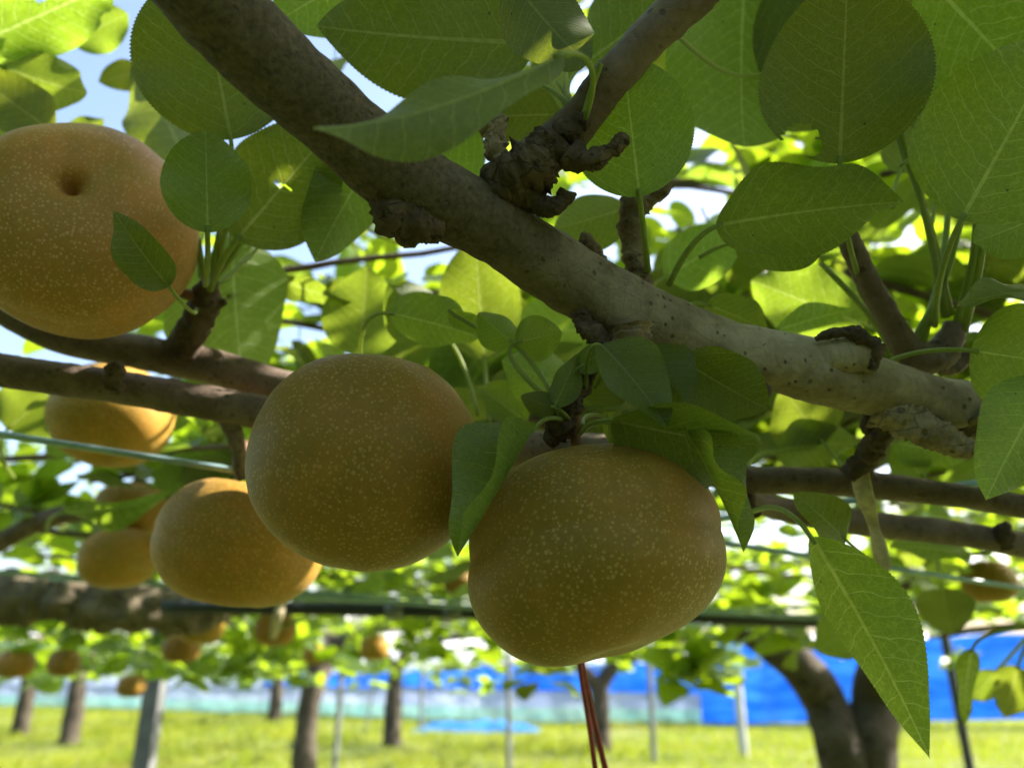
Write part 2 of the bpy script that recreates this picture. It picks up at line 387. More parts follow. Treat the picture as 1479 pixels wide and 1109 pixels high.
def make_grass():
    n = 130000
    y = 7.5 + 21 * RNG.random(n) ** 0.85; x = (RNG.random(n) * 2 - 1) * (y * 0.75 + 1.5)
    cl = np.array([noise.noise(Vector((a * 0.8, b * 0.8, 3))) for a, b in zip(x, y)])
    h = (0.05 + 0.07 * RNG.random(n)) * (1 + 0.9 * cl); a = RNG.random(n) * 6.283; w = 0.006 + 0.008 * RNG.random(n)
    lean = h * (0.2 + 0.8 * RNG.random(n)); b = RNG.random(n) * 6.283
    z0 = -0.03 * np.ones(n)
    p = np.stack([x, y, z0], 1); dx = np.stack([np.cos(a) * w, np.sin(a) * w, 0 * a], 1)
    tip = p + np.stack([np.cos(b) * lean, np.sin(b) * lean, h + 0.04], 1)
    Vt = np.stack([p - dx, p + dx, tip], 1).reshape(-1, 3)
    o = mesh_obj('grass', Vt, np.arange(3 * n).reshape(n, 3), GRASS)
    tag(o, 'short sunlit yellow green grass covering the orchard floor', 'grass', kind='stuff')
make_ground(); make_grass()

# ------------------------------------------------------------------ plastic sheet fence at the orchard edge
def sheet(name, mat, parent, p0, p1, z0, z1, z0b=None, z1b=None, seed=0, off=0.0, sag=0.05):
    """A hung sheet between two ground points, rippled, with a little thickness."""
    z0b = z0 if z0b is None else z0b; z1b = z1 if z1b is None else z1b
    p0 = Vector((p0[0], p0[1], 0)); p1 = Vector((p1[0], p1[1], 0)); t = (p1 - p0).normalized(); nn = Vector((-t.y, t.x, 0))
    nu, nv = 40, 10; front, back = [], []
    for j in range(nv + 1):
        for i in range(nu + 1):
            u = i / nu; v = j / nv; lo = z0 + (z0b - z0) * u; hi = z1 + (z1b - z1) * u
            hi -= sag * abs(math.sin(u * math.pi * 3)) ** 1.5
            p = p0 + (p1 - p0) * u
            rip = 0.06 * noise.noise(Vector((p.x * 1.3, v * 0.9 + seed, p.y * 1.3))) + 0.025 * math.sin(p.x * 9 + 2 * noise.noise(Vector((p.x, seed, v * 2))))
            q = Vector((p.x, p.y, lo + (hi - lo) * v)) + nn * (rip + off)
            front.append(q); back.append(q + nn * 0.004)
    n0 = len(front); F = []
    for j in range(nv):
        for i in range(nu):
            a = j * (nu + 1) + i; F.append((a, a + 1, a + nu + 2, a + nu + 1)); F.append(tuple(n0 + k for k in (a, a + nu + 1, a + nu + 2, a + 1)))
    return mesh_obj(name, front + back, F, mat, parent)
def gp(px, dist): return (ground_hit(px, dist), dist)
fence = empty('sheet_fence', (*gp(1200, 17.0), 0))
tag(fence, 'long fence of bright blue tarpaulin with white and turquoise sheets at the orchard edge', 'fence')
segs = [(1700, 15.6, 1010, 17.0, 1.80, 1.60, 0.25, 0.0), (1010, 17.0, 690, 17.6, 1.22, 1.16, 0.55, 0.62), (690, 17.6, 560, 18.6, 1.08, 1.0, 0.62, 0.66), (560, 18.6, 380, 20.0, 0.98, 0.92, 0.62, 0.62), (380, 20.0, 100, 22.5, 0.80, 0.75, 0.55, 0.55), (100, 22.5, -150, 24, 0.75, 0.75, 0.55, 0.55)]
for k, (xa, da, xb, db, ta, tb, la, lb) in enumerate(segs):
    a, b = gp(xa, da), gp(xb, db)
    m0 = BLUE if k < 4 else WHITE
    sheet('tarpaulin_sheet', m0, fence, a, b, la, ta, lb, tb, seed=k)
    if k > 0:
        sheet('white_sheet', WHITE, fence, a, b, 0.30, la + 0.03, 0.30, lb + 0.03, seed=k + 20, off=0.09, sag=0.0)
        sheet('turquoise_sheet', TEAL, fence, a, b, -0.02, 0.33, -0.02, 0.33, seed=k + 40, off=-0.09, sag=0.02)
    for t in (0.0, 0.5):
        x = a[0] + (b[0] - a[0]) * t; y = a[1] + (b[1] - a[1]) * t + 0.18
        tube('fence_post', [(x, y, -0.1, 0.022), (x, y, max(ta, tb) + 0.08, 0.022)], STEEL, fence, ns=8)
backdrop_root = empty('white_backdrop', (-6, 30, 0)); tag(backdrop_root, 'added long low white greenhouse beyond the tarpaulin fence', 'backdrop')  # white tunnel added to stand in for the overexposed distance
WH2 = simple('backdrop_film', (0.80, 0.82, 0.84), 0.4, 0, 0.04, 2.0)
def tunnel(x0_, x1, y, half, h):
    vs, F = [], []; n, k = 60, 20
    for i in range(n + 1):
        x = x0_ + (x1 - x0_) * i / n; b = 1 - 0.02 * (i % 2)
        for j in range(k + 1):
            a = math.pi * j / k; vs.append((x, y - half * math.cos(a), max(0, h * (math.sin(a) ** 0.6)) * b))
    for i in range(n):
        for j in range(k):
            a = i * (k + 1) + j; F.append((a, a + 1, a + k + 2, a + k + 1))
    for s0 in (0, n * (k + 1)):
        F.append(tuple(range(s0, s0 + k + 1)))
    return vs, F
mesh_obj('backdrop_cover', *tunnel(-34, 26, 30, 2.6, 2.1), WH2, backdrop_root)
for i in range(21):
    x = -34 + 3 * i
    tube('hoop', [(x, 30 - 2.63 * math.cos(math.pi * j / 10), 2.13 * math.sin(math.pi * j / 10) ** 0.6 if 0 < j < 10 else 0, 0.02) for j in range(11)], STEEL, backdrop_root, ns=6, nr=24)
# low fold of blue sheet lying in the grass
lb0 = empty('ground_tarpaulin', (*gp(680, 15.6), 0)); tag(lb0, 'folded bright blue tarpaulin lying low on the grass before the fence', 'tarpaulin')
def heap(parent, cx, cyy, lx, ly, h, mat, seed):
    nx, ny = 36, 14; vs = []; F = []
    for j in range(ny + 1):
        for i in range(nx + 1):
            u = i / nx * 2 - 1; v = j / ny * 2 - 1
            k = max(0, 1 - u ** 4) * max(0, 1 - v ** 4)
            z = k * h * (0.75 + 0.6 * noise.noise(Vector((u * 4, v * 3, seed)))) + 0.01 * k + 0.01
            vs.append((cx + u * lx, cyy + v * ly, z))
    for j in range(ny):
        for i in range(nx):
            a = j * (nx + 1) + i; F.append((a, a + 1, a + nx + 2, a + nx + 1))
    return mesh_obj('folded_sheet', vs, F, mat, parent)
heap(lb0, gp(690, 15.6)[0], 15.6, 1.2, 0.5, 0.16, BLUE, 4)

def box_geo(c, s):
    x, y, z = c; a, b, h = (k / 2 for k in s)
    v = [(x + i * a, y + j * b, z + k * h) for k in (-1, 1) for j in (-1, 1) for i in (-1, 1)]
    return v, [(0, 2, 3, 1), (4, 5, 7, 6), (0, 1, 5, 4), (2, 6, 7, 3), (0, 4, 6, 2), (1, 3, 7, 5)]

# ------------------------------------------------------------------ posts
def post(name, px, dist, ptop, r, mat, label, cat, lean=0.0, ztop=1.55):
    x = ground_hit(px, dist, 1060); e = empty(name, (x, dist, 0)); tag(e, label, cat)
    tube('pipe', [(x - lean, dist, -0.1, r), (x, dist, 0.8, r), (x + lean, dist, ztop, r)], mat, e, ns=12, nr=12)
    tube('top_clamp', [(x + lean, dist, ztop - 0.05, r * 1.5), (x + lean, dist, ztop + 0.015, r * 1.5)], mat, e, ns=12, nr=3)
    return e
post('trellis_post', 487, 7.2, 930, 0.024, STEEL, 'thin grey steel trellis post beside the kinked tree trunk', 'post', ztop=1.62)
post('trellis_post', 735, 6.6, 930, 0.022, STEEL, 'thin grey steel trellis post under the two hanging pears', 'post', ztop=1.62)
post('trellis_post', 607, 15.5, 940, 0.035, STEEL, 'pale steel post right of the straight sunlit-edged tree', 'post', ztop=1.6)
post('trellis_post', 943, 11.0, 940, 0.040, STEEL, 'pale wide steel post right of the small forked tree', 'post', ztop=1.62)
post('trellis_post', 1072, 11.5, 955, 0.062, simple('white_painted_pipe', (0.42, 0.43, 0.42), 0.6, 0, 0.12, 6), 'stout white post in front of the blue tarpaulin', 'post', ztop=1.05)
post('trellis_post', 1392, 3.9, 920, 0.022, PIPE_DK, 'dark slanting pipe post beside the narrow drooping leaf', 'post', lean=-0.01, ztop=1.62)
cp = empty('concrete_post', (ground_hit(220, 3.9, 1020), 3.9, 0)); tag(cp, 'square grey concrete post among the small background trunks', 'post')
x0 = cp.location.x
mesh_obj('shaft', *box_geo((x0, 3.9, 0.75), (0.078, 0.078, 1.7)), CONC, cp, smooth=False)
mesh_obj('cap', *box_geo((x0, 3.9, 1.61), (0.13, 0.13, 0.03)), CONC, cp, smooth=False)
gl = tube('guy_wire', [(ground_hit(528, 14.5, 1030), 14.5, 0.02, 0.018), (ground_hit(548, 14.5, 960), 14.5, 1.3, 0.018)], STEEL, ns=6)
tag(gl, 'thin pale slanting brace rod before the white sheet', 'rod')

# ------------------------------------------------------------------ leaves
def leaf_geo(nu=20, nv=3, ratio=0.65, shape='ovate', fold=0.2, curl=0.4, wave=0.03, serr=0.0, seed=0, bite=None, pet=0.0, twist=0.0, cup=0.0):
    t = np.linspace(0, 1, nu + 1); u = 0.55 * (0.5 - 0.5 * np.cos(math.pi * t)) + 0.45 * t
    a, b = {'ovate': (0.62, 0.85), 'round': (0.55, 0.62), 'lance': (0.70, 1.15), 'tip': (0.60, 1.05)}[shape]
    w = np.maximum(u, 1e-6) ** a * np.maximum(1 - u, 1e-6) ** b
    w = w / w.max() * ratio * 0.5
    # little drawn-out tip
    w = np.maximum(w, 0.012 * ratio * (u > 0.05) * (1 - u) / 0.1 * (u > 0.9)); w[0] = 0.006; w[-1] = 0.0008
    if serr:
        teeth = np.where(np.arange(nu + 1) % 2 == 0, 1.0, 1.0 - serr); teeth[u < 0.04] = 1
    else: teeth = np.ones(nu + 1)
    v = np.linspace(-1, 1, 2 * nv + 1)
    th = curl * (u - 0.15 * np.sin(u * 3))
    du = np.diff(u, prepend=0)
    cx = np.cumsum(np.cos(th) * du); cz = np.cumsum(-np.sin(th) * du)
    rs = np.random.default_rng(seed)
    ph1, ph2, k1, k2 = rs.random() * 6.28, rs.random() * 6.28, 2.2 + 2 * rs.random(), 2.2 + 2 * rs.random()
    verts, uvs = [], []
    for i in range(nu + 1):
        for vv in v:
            yf = vv * w[i]; y = yf * (teeth[i] if abs(vv) > 0.99 else 1.0)
            tw = twist * (u[i] - 0.3)
            z = fold * abs(y) + cup * y * y / max(ratio, .1)
            z += wave * abs(vv) ** 2 * math.sin(6.28 * u[i] * (k1 if vv > 0 else k2) * 0.5 + (ph1 if vv > 0 else ph2)) * min(1, w[i] / (ratio * 0.25))
            yy = y * math.cos(math.atan(fold) * 0.9)
            y2, z2 = yy * math.cos(tw) - z * math.sin(tw), yy * math.sin(tw) + z * math.cos(tw)
            verts.append((cx[i] + z2 * math.sin(th[i]), y2, cz[i] + z2 * math.cos(th[i]))); uvs.append((u[i], yf))
    verts = np.array(verts); uvs = np.array(uvs)
    m = 2 * nv + 1; faces = []
    for i in range(nu):
        for j in range(2 * nv):
            if bite:
                uc = (u[i] + u[i + 1]) / 2; yc = (v[j] + v[j + 1]) / 2 * (w[i] + w[i + 1]) / 2
                if any((uc - bu) ** 2 + (yc - by) ** 2 < br * br for bu, by, br in bite): continue
            q = i * m + j; faces.append((q, q + m, q + m + 1, q + 1))
    xt, zt = cx[-1], cz[-1]; an = math.atan2(zt, xt); s = 1 / math.hypot(xt, zt)
    c, sn = math.cos(-an) * s, math.sin(-an) * s
    X = verts[:, 0] * c - verts[:, 2] * sn; Z = verts[:, 0] * sn + verts[:, 2] * c
    verts = np.stack([X, verts[:, 1] * s, Z], 1); mi = [0] * len(faces)
    # winding must give +z as the front
    faces = np.array(faces)
    if pet:
        ns = 4; pv = []; drop = 0.25 * pet
        for q in range(4):
            tt = q / 3; r = 0.0135 * (1.25 - 0.35 * tt)
            for k in range(ns):
                aa = k * math.pi / 2 + 0.78
                pv.append((pet * tt, r * math.cos(aa), -drop * math.sin(tt * 1.57) + drop + r * math.sin(aa) - drop))
        pv = np.array(pv); pv[:, 2] += drop * np.repeat([1 - math.sin(q / 3 * 1.57) for q in range(4)], ns) * 0 
        base = len(verts); verts[:, 0] += pet; verts[:, 2] += -drop
        verts = np.vstack([verts, pv]); uvs = np.vstack([uvs, np.tile([0.5, 0.0], (len(pv), 1))])
        pf = [(base + q * ns + k, base + q * ns + (k + 1) % ns, base + (q + 1) * ns + (k + 1) % ns, base + (q + 1) * ns + k) for q in range(3) for k in range(ns)]
        faces = np.vstack([faces, np.array(pf)]); mi += [1] * len(pf)
    return verts, faces, uvs, mi

GEN = []          # generic leaf variants, petiole included
for i in range(10):
    GEN.append(leaf_geo(12, 2, 0.60 + 0.03 * i, ['ovate', 'round', 'ovate', 'tip', 'round'][i % 5], 0.10 + 0.05 * (i % 4), -0.1 + 0.22 * (i % 5), 0.03, 0, i, pet=0.40 + 0.03 * (i % 4)))
LOW = [leaf_geo(6, 1, 0.62 + 0.05 * i, ['ovate', 'round', 'tip', 'ovate'][i], 0.2, 0.4 * i - 0.2, 0.03, 0, i, pet=0.0) for i in range(4)]
GEN_ME = []
def gen_mesh(i):
    if not GEN_ME:
        for v, f, uv, mi in GEN:
            o = mesh_obj('leaf', v, f, [LEAF, PETIOLE], uv=uv, mi=mi); GEN_ME.append(o.data); bpy.data.objects.remove(o)
    return GEN_ME[i]
def leaf_mass(name, mats4, parent, lib, loc):
    """Many small leaves of one crown as one mesh (4x4 matrices, variant ids)."""
    Vs, Fs, Us, Ms = [], [], [], []; off = 0
    for M, k in mats4:
        v, f, uv, mi = lib[k % len(lib)]
        Vs.append(v @ M[:3, :3].T + M[:3, 3]); Fs.append(f + off); Us.append(uv); Ms += mi; off += len(v)
    o = mesh_obj(name, np.vstack(Vs), np.vstack(Fs), [LEAF_FAR, PETIOLE], parent, uv=np.vstack(Us), mi=Ms)
    o['kind'] = 'stuff'
    return o
def frame(axis, normal, origin, sx, sy=None):
    x = axis.normalized(); z = (normal - x * normal.dot(x)); z = z.normalized() if z.length > 1e-5 else x.orthogonal().normalized(); y = z.cross(x)
    sy = sx if sy is None else sy
    return Matrix(((x.x * sx, y.x * sy, z.x * sx, origin.x), (x.y * sx, y.y * sy, z.y * sx, origin.y), (x.z * sx, y.z * sy, z.z * sx, origin.z), (0, 0, 0, 1)))

def hero_leaf(owner, b, t, w, d, dt=None, roll=0, side=-1, shape='ovate', fold=0.15, curl=0.35, wave=0.06, att=None, bite=None, serr=0.026, twist=0.0, cup=0.0, seed=None, pr=2.6):
    """base pixel, tip pixel, full width in px, depth at base and tip; att = (px, py, d) where the petiole joins the wood."""
    dt = d if dt is None else dt; seed = random.randrange(9999) if seed is None else seed
    B, T = W(b[0], b[1], d), W(t[0], t[1], dt); ax = T - B; L = ax.length
    ratio = (w * (d + dt) / 2 / FPX) / L
    n = (CAM - (B + T) / 2).normalized() * side
    n = n - ax.normalized() * n.dot(ax.normalized()); n.normalize()
    n = Matrix.Rotation(math.radians(roll), 3, ax.normalized()) @ n
    if cup == 0.0: cup = random.uniform(-0.5, 0.7)
    if twist == 0.0: twist = random.uniform(-0.3, 0.3)
    v, f, uv, mi = leaf_geo(124, 7 if not bite else 12, ratio, shape, fold, curl, wave, serr, seed, bite, twist=twist, cup=cup)
    o = mesh_obj('leaf', v, f, [LEAF], None, uv=uv)
    o.parent = owner; o.matrix_parent_inverse = Matrix.Translation(-Vector(owner.location))
    o.matrix_basis = frame(ax, n, B, L)
    if att:
        A = W(*att); h = (A - B); P1 = B - ax.normalized() * min(h.length * 0.35, 0.02)
        rr = pr * d / FPX
        Mi = o.matrix_basis.inverted()
        pts = []; B0 = B + ax.normalized() * 0.003; P1 = B - ax.normalized() * min(h.length * 0.28, 0.02)
        for k in range(6):
            t = k / 5; p = B0 * (1 - t) ** 2 + P1 * 2 * t * (1 - t) + A * t * t
            q = Mi @ p; pts.append((q.x, q.y, q.z, rr * (0.85 + 0.4 * t) / L))
        vv, ff = tube_geo(pts, nr=12, ns=7)
        c = mesh_obj('petiole', vv, ff, PETIOLE); c.parent = o
    return o

# ------------------------------------------------------------------ near wood
def build_limb():
    root = empty('pear_branch', W(700, 320, 0.31))
    tag(root, 'thick pale grey limb slanting across the scene with cut stubs, spurs and leaves', 'branch')
    main = [(245, -75, 0.235, 70), (300, -5, 0.245, 68), (392, 92, 0.26, 62), (495, 186, 0.275, 58), (590, 258, 0.29, 57), (700, 322, 0.305, 52), (800, 385, 0.32, 50), (900, 446, 0.33, 50), (1000, 490, 0.34, 46), (1100, 517, 0.345, 45), (1190, 540, 0.35, 46), (1250, 556, 0.352, 43), (1310, 571, 0.355, 40), (1400, 592, 0.36, 41), (1500, 605, 0.365, 42), (1600, 622, 0.37, 42)]
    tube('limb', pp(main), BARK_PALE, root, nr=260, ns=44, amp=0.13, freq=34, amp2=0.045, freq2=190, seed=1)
    def part(name, lst, mat=BARK_DARK, **k):
        kw = dict(nr=64, ns=22, amp=0.30, freq=190, amp2=0.30, freq2=760, seed=len(root.children)); kw.update(k)
        return tube(name, pp(lst), mat, root, **kw)
    # second branch rising to the upper right
    part('side_branch', [(1060, -60, 0.29, 32), (1000, -5, 0.29, 32), (930, 62, 0.295, 30), (875, 125, 0.30, 29), (835, 175, 0.305, 30), (795, 215, 0.31, 33), (750, 258, 0.312, 38), (710, 300, 0.312, 30)], BARK_CANE, nr=90, ns=24, amp=0.12, freq=110, amp2=0.08)
    part('spur', [(800, 205, 0.298, 30), (775, 235, 0.296, 36), (745, 255, 0.296, 34), (720, 262, 0.298, 26), (700, 245, 0.30, 12)], nr=50, ring=0.14, ringf=620, amp=0.35)
    part('spur', [(735, 250, 0.30, 18), (718, 215, 0.30, 17), (708, 185, 0.30, 15), (690, 158, 0.30, 13), (680, 150, 0.30, 6)], BARK_STUB, ring=0.16, ringf=700)
    part('spur', [(715, 200, 0.30, 12), (722, 180, 0.298, 11), (727, 168, 0.298, 9)], BARK_STUB, ring=0.1, ringf=700, nr=24)
    part('spur', [(825, 225, 0.295, 20), (850, 232, 0.29, 16), (880, 218, 0.288, 13), (902, 202, 0.288, 10), (908, 198, 0.288, 4)], ring=0.16, ringf=650)
    part('spur', [(760, 275, 0.30, 24), (785, 298, 0.298, 16), (805, 296, 0.296, 14), (820, 282, 0.296, 12), (822, 278, 0.296, 6)], ring=0.14, ringf=640)
    part('spur', [(812, 200, 0.30, 24), (838, 178, 0.296, 16), (850, 172, 0.295, 9)], ring=0.12, ringf=600, nr=24)
    # upright twig behind the limb
    part('twig', [(924, 420, 0.345, 20), (918, 370, 0.345, 17), (912, 320, 0.345, 19), (920, 295, 0.345, 21), (945, 278, 0.343, 15), (968, 263, 0.342, 10)], BARK_STUB, nr=60, ring=0.08, ringf=520, amp=0.2)
    part('spur', [(870, 392, 0.335, 12), (858, 366, 0.333, 12), (846, 344, 0.332, 10), (842, 336, 0.332, 4)], BARK_STUB, ring=0.1, ringf=600)
    # cut stub on the upper side, torn stubs below
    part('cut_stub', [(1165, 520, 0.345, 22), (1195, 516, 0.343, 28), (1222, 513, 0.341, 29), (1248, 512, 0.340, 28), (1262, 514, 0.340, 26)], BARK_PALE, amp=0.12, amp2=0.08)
    part('bark_crust', [(1178, 490, 0.338, 4), (1200, 482, 0.335, 8), (1225, 480, 0.333, 9), (1250, 488, 0.332, 10), (1264, 500, 0.332, 10), (1264, 520, 0.332, 9), (1258, 534, 0.333, 5)], BARK_DARK, amp=0.5, amp2=0.5, nr=50)
    part('torn_stub', [(1275, 585, 0.352, 32), (1310, 608, 0.348, 27), (1345, 625, 0.345, 23), (1378, 640, 0.343, 19), (1404, 650, 0.342, 14)], BARK_STUB, amp=0.24, amp2=0.2)
    part('torn_stub', [(1408, 600, 0.355, 36), (1432, 622, 0.352, 22), (1446, 640, 0.35, 12)], BARK_STUB, amp=0.25, nr=30)
    part('torn_stub', [(1035, 535, 0.338, 24), (1065, 552, 0.334, 19), (1092, 562, 0.332, 15), (1112, 568, 0.331, 9)], BARK_DARK, amp=0.35, amp2=0.25)
    part('torn_stub', [(905, 480, 0.318, 36), (912, 512, 0.315, 22), (925, 535, 0.314, 14), (930, 545, 0.314, 5)], BARK_STUB, amp=0.3)
    part('bark_crust', [(838, 448, 0.318, 10), (842, 466, 0.315, 14), (862, 486, 0.314, 15), (880, 508, 0.314, 13), (886, 520, 0.314, 6)], BARK_DARK, amp=0.6, amp2=0.4)
    part('burl', [(560, 270, 0.285, 36), (578, 312, 0.286, 34), (612, 328, 0.288, 26), (640, 330, 0.29, 16)], BARK_DARK, nr=40, ns=24, amp=0.3, amp2=0.2)
    # dark twig below the limb, twig cluster to the right
    part('twig', [(1296, 588, 0.365, 20), (1280, 618, 0.375, 17), (1258, 650, 0.39, 17), (1236, 684, 0.405, 19)], BARK_DARK, ring=0.07, ringf=420)
    part('spur', [(1262, 632, 0.385, 11), (1252, 612, 0.38, 9), (1254, 598, 0.38, 6)], BARK_DARK, nr=20)
    part('twig', [(1212, 318, 0.37, 13), (1232, 360, 0.375, 16), (1255, 410, 0.38, 17), (1288, 468, 0.385, 18), (1318, 512, 0.39, 22), (1352, 515, 0.392, 24), (1372, 490, 0.392, 20), (1378, 466, 0.392, 13)], BARK_CANE, nr=70, amp=0.12, amp2=0.1)
    part('spur', [(1345, 520, 0.392, 18), (1375, 528, 0.392, 13), (1400, 515, 0.39, 9), (1412, 508, 0.389, 5)], BARK_CANE, nr=24)
    # fruiting spur of the right-hand pear
    part('spur', [(860, 520, 0.325, 8), (846, 548, 0.325, 12), (832, 572, 0.322, 15), (818, 600, 0.322, 18), (806, 622, 0.324, 19), (796, 634, 0.328, 12)], BARK_DARK, ring=0.12, ringf=650)
    return root
LIMB = build_limb()

def build_canes():
    root = empty('pear_branch', W(300, 530, 0.48)); tag(root, 'pair of dark brown canes running level behind the hanging pears', 'branch')
    c1 = [(-120, 395, 0.46, 20), (-10, 440, 0.47, 22), (90, 488, 0.475, 23), (200, 508, 0.48, 25), (290, 525, 0.485, 26), (400, 557, 0.49, 25), (520, 590, 0.495, 25), (650, 645, 0.48, 30), (780, 650, 0.45, 27), (900, 652, 0.43, 22), (1060, 690, 0.425, 20), (1160, 694, 0.42, 20), (1250, 700, 0.42, 20), (1380, 715, 0.415, 17), (1500, 735, 0.415, 18), (1650, 760, 0.415, 18)]
    tube('cane', pp(c1), BARK_CANE, root, nr=180, ns=20, amp=0.07, freq=60, amp2=0.05, freq2=300, seed=2)
    c2 = [(-120, 512, 0.42, 24), (-10, 533, 0.43, 25), (150, 556, 0.44, 24), (280, 578, 0.45, 25), (400, 600, 0.46, 24), (520, 625, 0.475, 22), (640, 648, 0.48, 22)]
    tube('cane', pp(c2), BARK_CANE, root, nr=120, ns=20, amp=0.07, freq=60, amp2=0.05, freq2=300, seed=3)
    c3 = [(1050, 690, 0.43, 10), (1075, 715, 0.45, 14), (1130, 735, 0.47, 18), (1250, 755, 0.48, 19), (1380, 770, 0.485, 18), (1500, 790, 0.49, 19), (1650, 810, 0.49, 19)]
    tube('cane', pp(c3), BARK_CANE, root, nr=100, ns=18, amp=0.07, freq=60, amp2=0.05, freq2=300, seed=4)
    k = dict(nr=36, ns=14, amp=0.3, freq=160, amp2=0.2, freq2=500)
    tube('spur', pp([(262, 505, 0.475, 24), (282, 468, 0.46, 21), (296, 440, 0.45, 21), (300, 420, 0.445, 18), (306, 404, 0.44, 10)]), BARK_DARK, root, ring=0.1, ringf=420, seed=5, **k)
    tube('spur', pp([(292, 446, 0.45, 12), (312, 440, 0.448, 10), (326, 436, 0.447, 5)]), BARK_DARK, root, seed=6, **k)
    tube('spur', pp([(165, 560, 0.43, 14), (168, 540, 0.428, 14), (160, 525, 0.426, 9)]), BARK_DARK, root, seed=7, **k)
    tube('twig', pp([(330, 600, 0.455, 14), (342, 640, 0.46, 11), (348, 690, 0.47, 9)]), BARK_CANE, root, seed=8, **k)
    tube('spur', pp([(1450, 785, 0.485, 14), (1448, 768, 0.48, 13), (1456, 755, 0.478, 6)]), BARK_DARK, root, seed=9, **k)
    tube('spur', pp([(1066, 700, 0.43, 16), (1082, 735, 0.42, 12), (1094, 742, 0.41, 6)]), BARK_DARK, root, seed=10, **k)
    return root
CANES = build_canes()

# ------------------------------------------------------------------ pears
def pear_geo(nth, nph, lobes, ds=0.34, ss=0.30, dc=0.16, sc=0.34, ob=0.90, seed=0, wide=0.0, full=0.05):
    vs, fs = [], []
    L = [(Vector(d).normalized(), a, k) for d, a, k in lobes]
    for i in range(nth + 1):
        th = math.pi * i / nth; th = th - 0.10 * math.sin(2 * th)   # denser at the poles
        th = min(max(th, 1e-4), math.pi - 1e-4)
        for j in range(nph):
            ph = 2 * math.pi * j / nph
            d = Vector((math.sin(th) * math.cos(ph), math.sin(th) * math.sin(ph), math.cos(th)))
            r = 1.0 + full * math.sin(th) ** 2 * abs(math.sin(2 * th)) 
            r -= ds * math.exp(-(th / ss) ** 2) + dc * math.exp(-((math.pi - th) / sc) ** 2) + wide * math.exp(-((math.pi - th) / 0.5) ** 2)
            r += 0.012 * math.cos(5 * ph + seed) * (math.sin(th) * (0.5 - 0.5 * math.cos(th)))
            for ld, a, k in L: r += a * math.exp(-(1 - d.dot(ld)) * k)
            r += 0.018 * noise.noise(d * 1.6 + Vector((seed * 2.3, 0, 0))) + 0.006 * noise.noise(d * 5 + Vector((seed, 1, 0)))
            vs.append((d.x * r, d.y * r, d.z * r * ob))
    for i in range(nth):
        for j in range(nph):
            a = i * nph + j; b = i * nph + (j + 1) % nph
            fs.append((a, a + nph, b + nph, b))
    return vs, fs
def pear(c, rpx, d, stem_dir, label, lobes=(), spin=0.0, stem_to=None, hi=True, ds=0.34, dc=0.16, sc=0.34, ob=0.90, seed=0, wide=0.0, group=None, stem=True, full=0.05):
    C = W(c[0], c[1], d); R = rpx * d / FPX
    z = Vector(stem_dir).normalized(); q = z.to_track_quat('Z', 'Y') @ Matrix.Rotation(spin, 3, 'Z').to_quaternion()
    lobes = [(q.inverted() @ Vector(l), a, k) for l, a, k in lobes]
    v, f = pear_geo(*((96, 128) if hi else (30, 40)), lobes, ds, 0.30, dc, sc, ob, seed, wide, full)
    v = np.array(v) * R
    o = mesh_obj('pear', v, f, PEAR); tag(o, label, 'pear', group or 'russet pears hanging under the trellis')
    o.rotation_mode = 'QUATERNION'; o.rotation_quaternion = q; o.location = C
    Mi = (Matrix.Translation(C) @ o.rotation_quaternion.to_matrix().to_4x4()).inverted()
    if stem:
        e = Mi @ (W(*stem_to) if stem_to else C + z * R * 1.35 + Vector((0, 0, R * 0.1)))
        b = Vector((0, 0, R * ob * (1 - ds) * 0.96)); mid = (b + e) / 2 + Vector((R * 0.02, 0, R * 0.06))
        rs = R * 0.045
        vv, ff = tube_geo([(*b, rs * 1.1), (*mid, rs), (*e, rs * 1.5)], nr=14, ns=10, amp=0.15, freq=200)
        s = mesh_obj('stem', vv, ff, STEM); s.parent = o
    zc = -R * ob * (1 - dc - wide) * 0.965
    vv, ff = tube_geo([(0, 0, zc + R * 0.02, R * 0.075), (0, 0, zc - R * 0.01, R * 0.085), (0, 0, zc - R * 0.02, R * 0.05)], nr=8, ns=14, amp=0.35, freq=300)
    cx = mesh_obj('calyx', vv, ff, CALYX); cx.parent = o
    return o
# camera-facing direction used for the fruit whose blossom end shows
def dview(px, py, r, u, f):
    F_ = (W(px, py, 1) - CAM).normalized(); R_ = F_.cross(Vector((0, 0, 1))).normalized(); U_ = R_.cross(F_)
    return R_ * r + U_ * u + F_ * f
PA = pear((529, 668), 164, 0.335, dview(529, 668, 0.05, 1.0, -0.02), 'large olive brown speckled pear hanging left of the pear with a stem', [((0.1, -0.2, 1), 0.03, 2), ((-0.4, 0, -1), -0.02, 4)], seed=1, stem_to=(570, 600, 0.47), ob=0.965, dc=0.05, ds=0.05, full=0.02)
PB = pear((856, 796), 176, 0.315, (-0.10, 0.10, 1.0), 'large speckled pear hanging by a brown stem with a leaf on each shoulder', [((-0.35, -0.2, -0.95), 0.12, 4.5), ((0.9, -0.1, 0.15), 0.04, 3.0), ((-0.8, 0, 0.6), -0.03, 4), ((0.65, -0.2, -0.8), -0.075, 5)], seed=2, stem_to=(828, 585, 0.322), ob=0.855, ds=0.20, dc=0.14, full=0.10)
PC = pear((119, 335), 150, 0.40, dview(122, 338, 0.21, -0.50, 0.86), 'pale brown pear showing its deep round blossom dimple, resting above the dark cane', [((0.5, 0.5, 0.3), 0.03, 2)], seed=3, dc=0.27, sc=0.11, wide=0.15, ob=0.94, stem_to=(290, 430, 0.445))
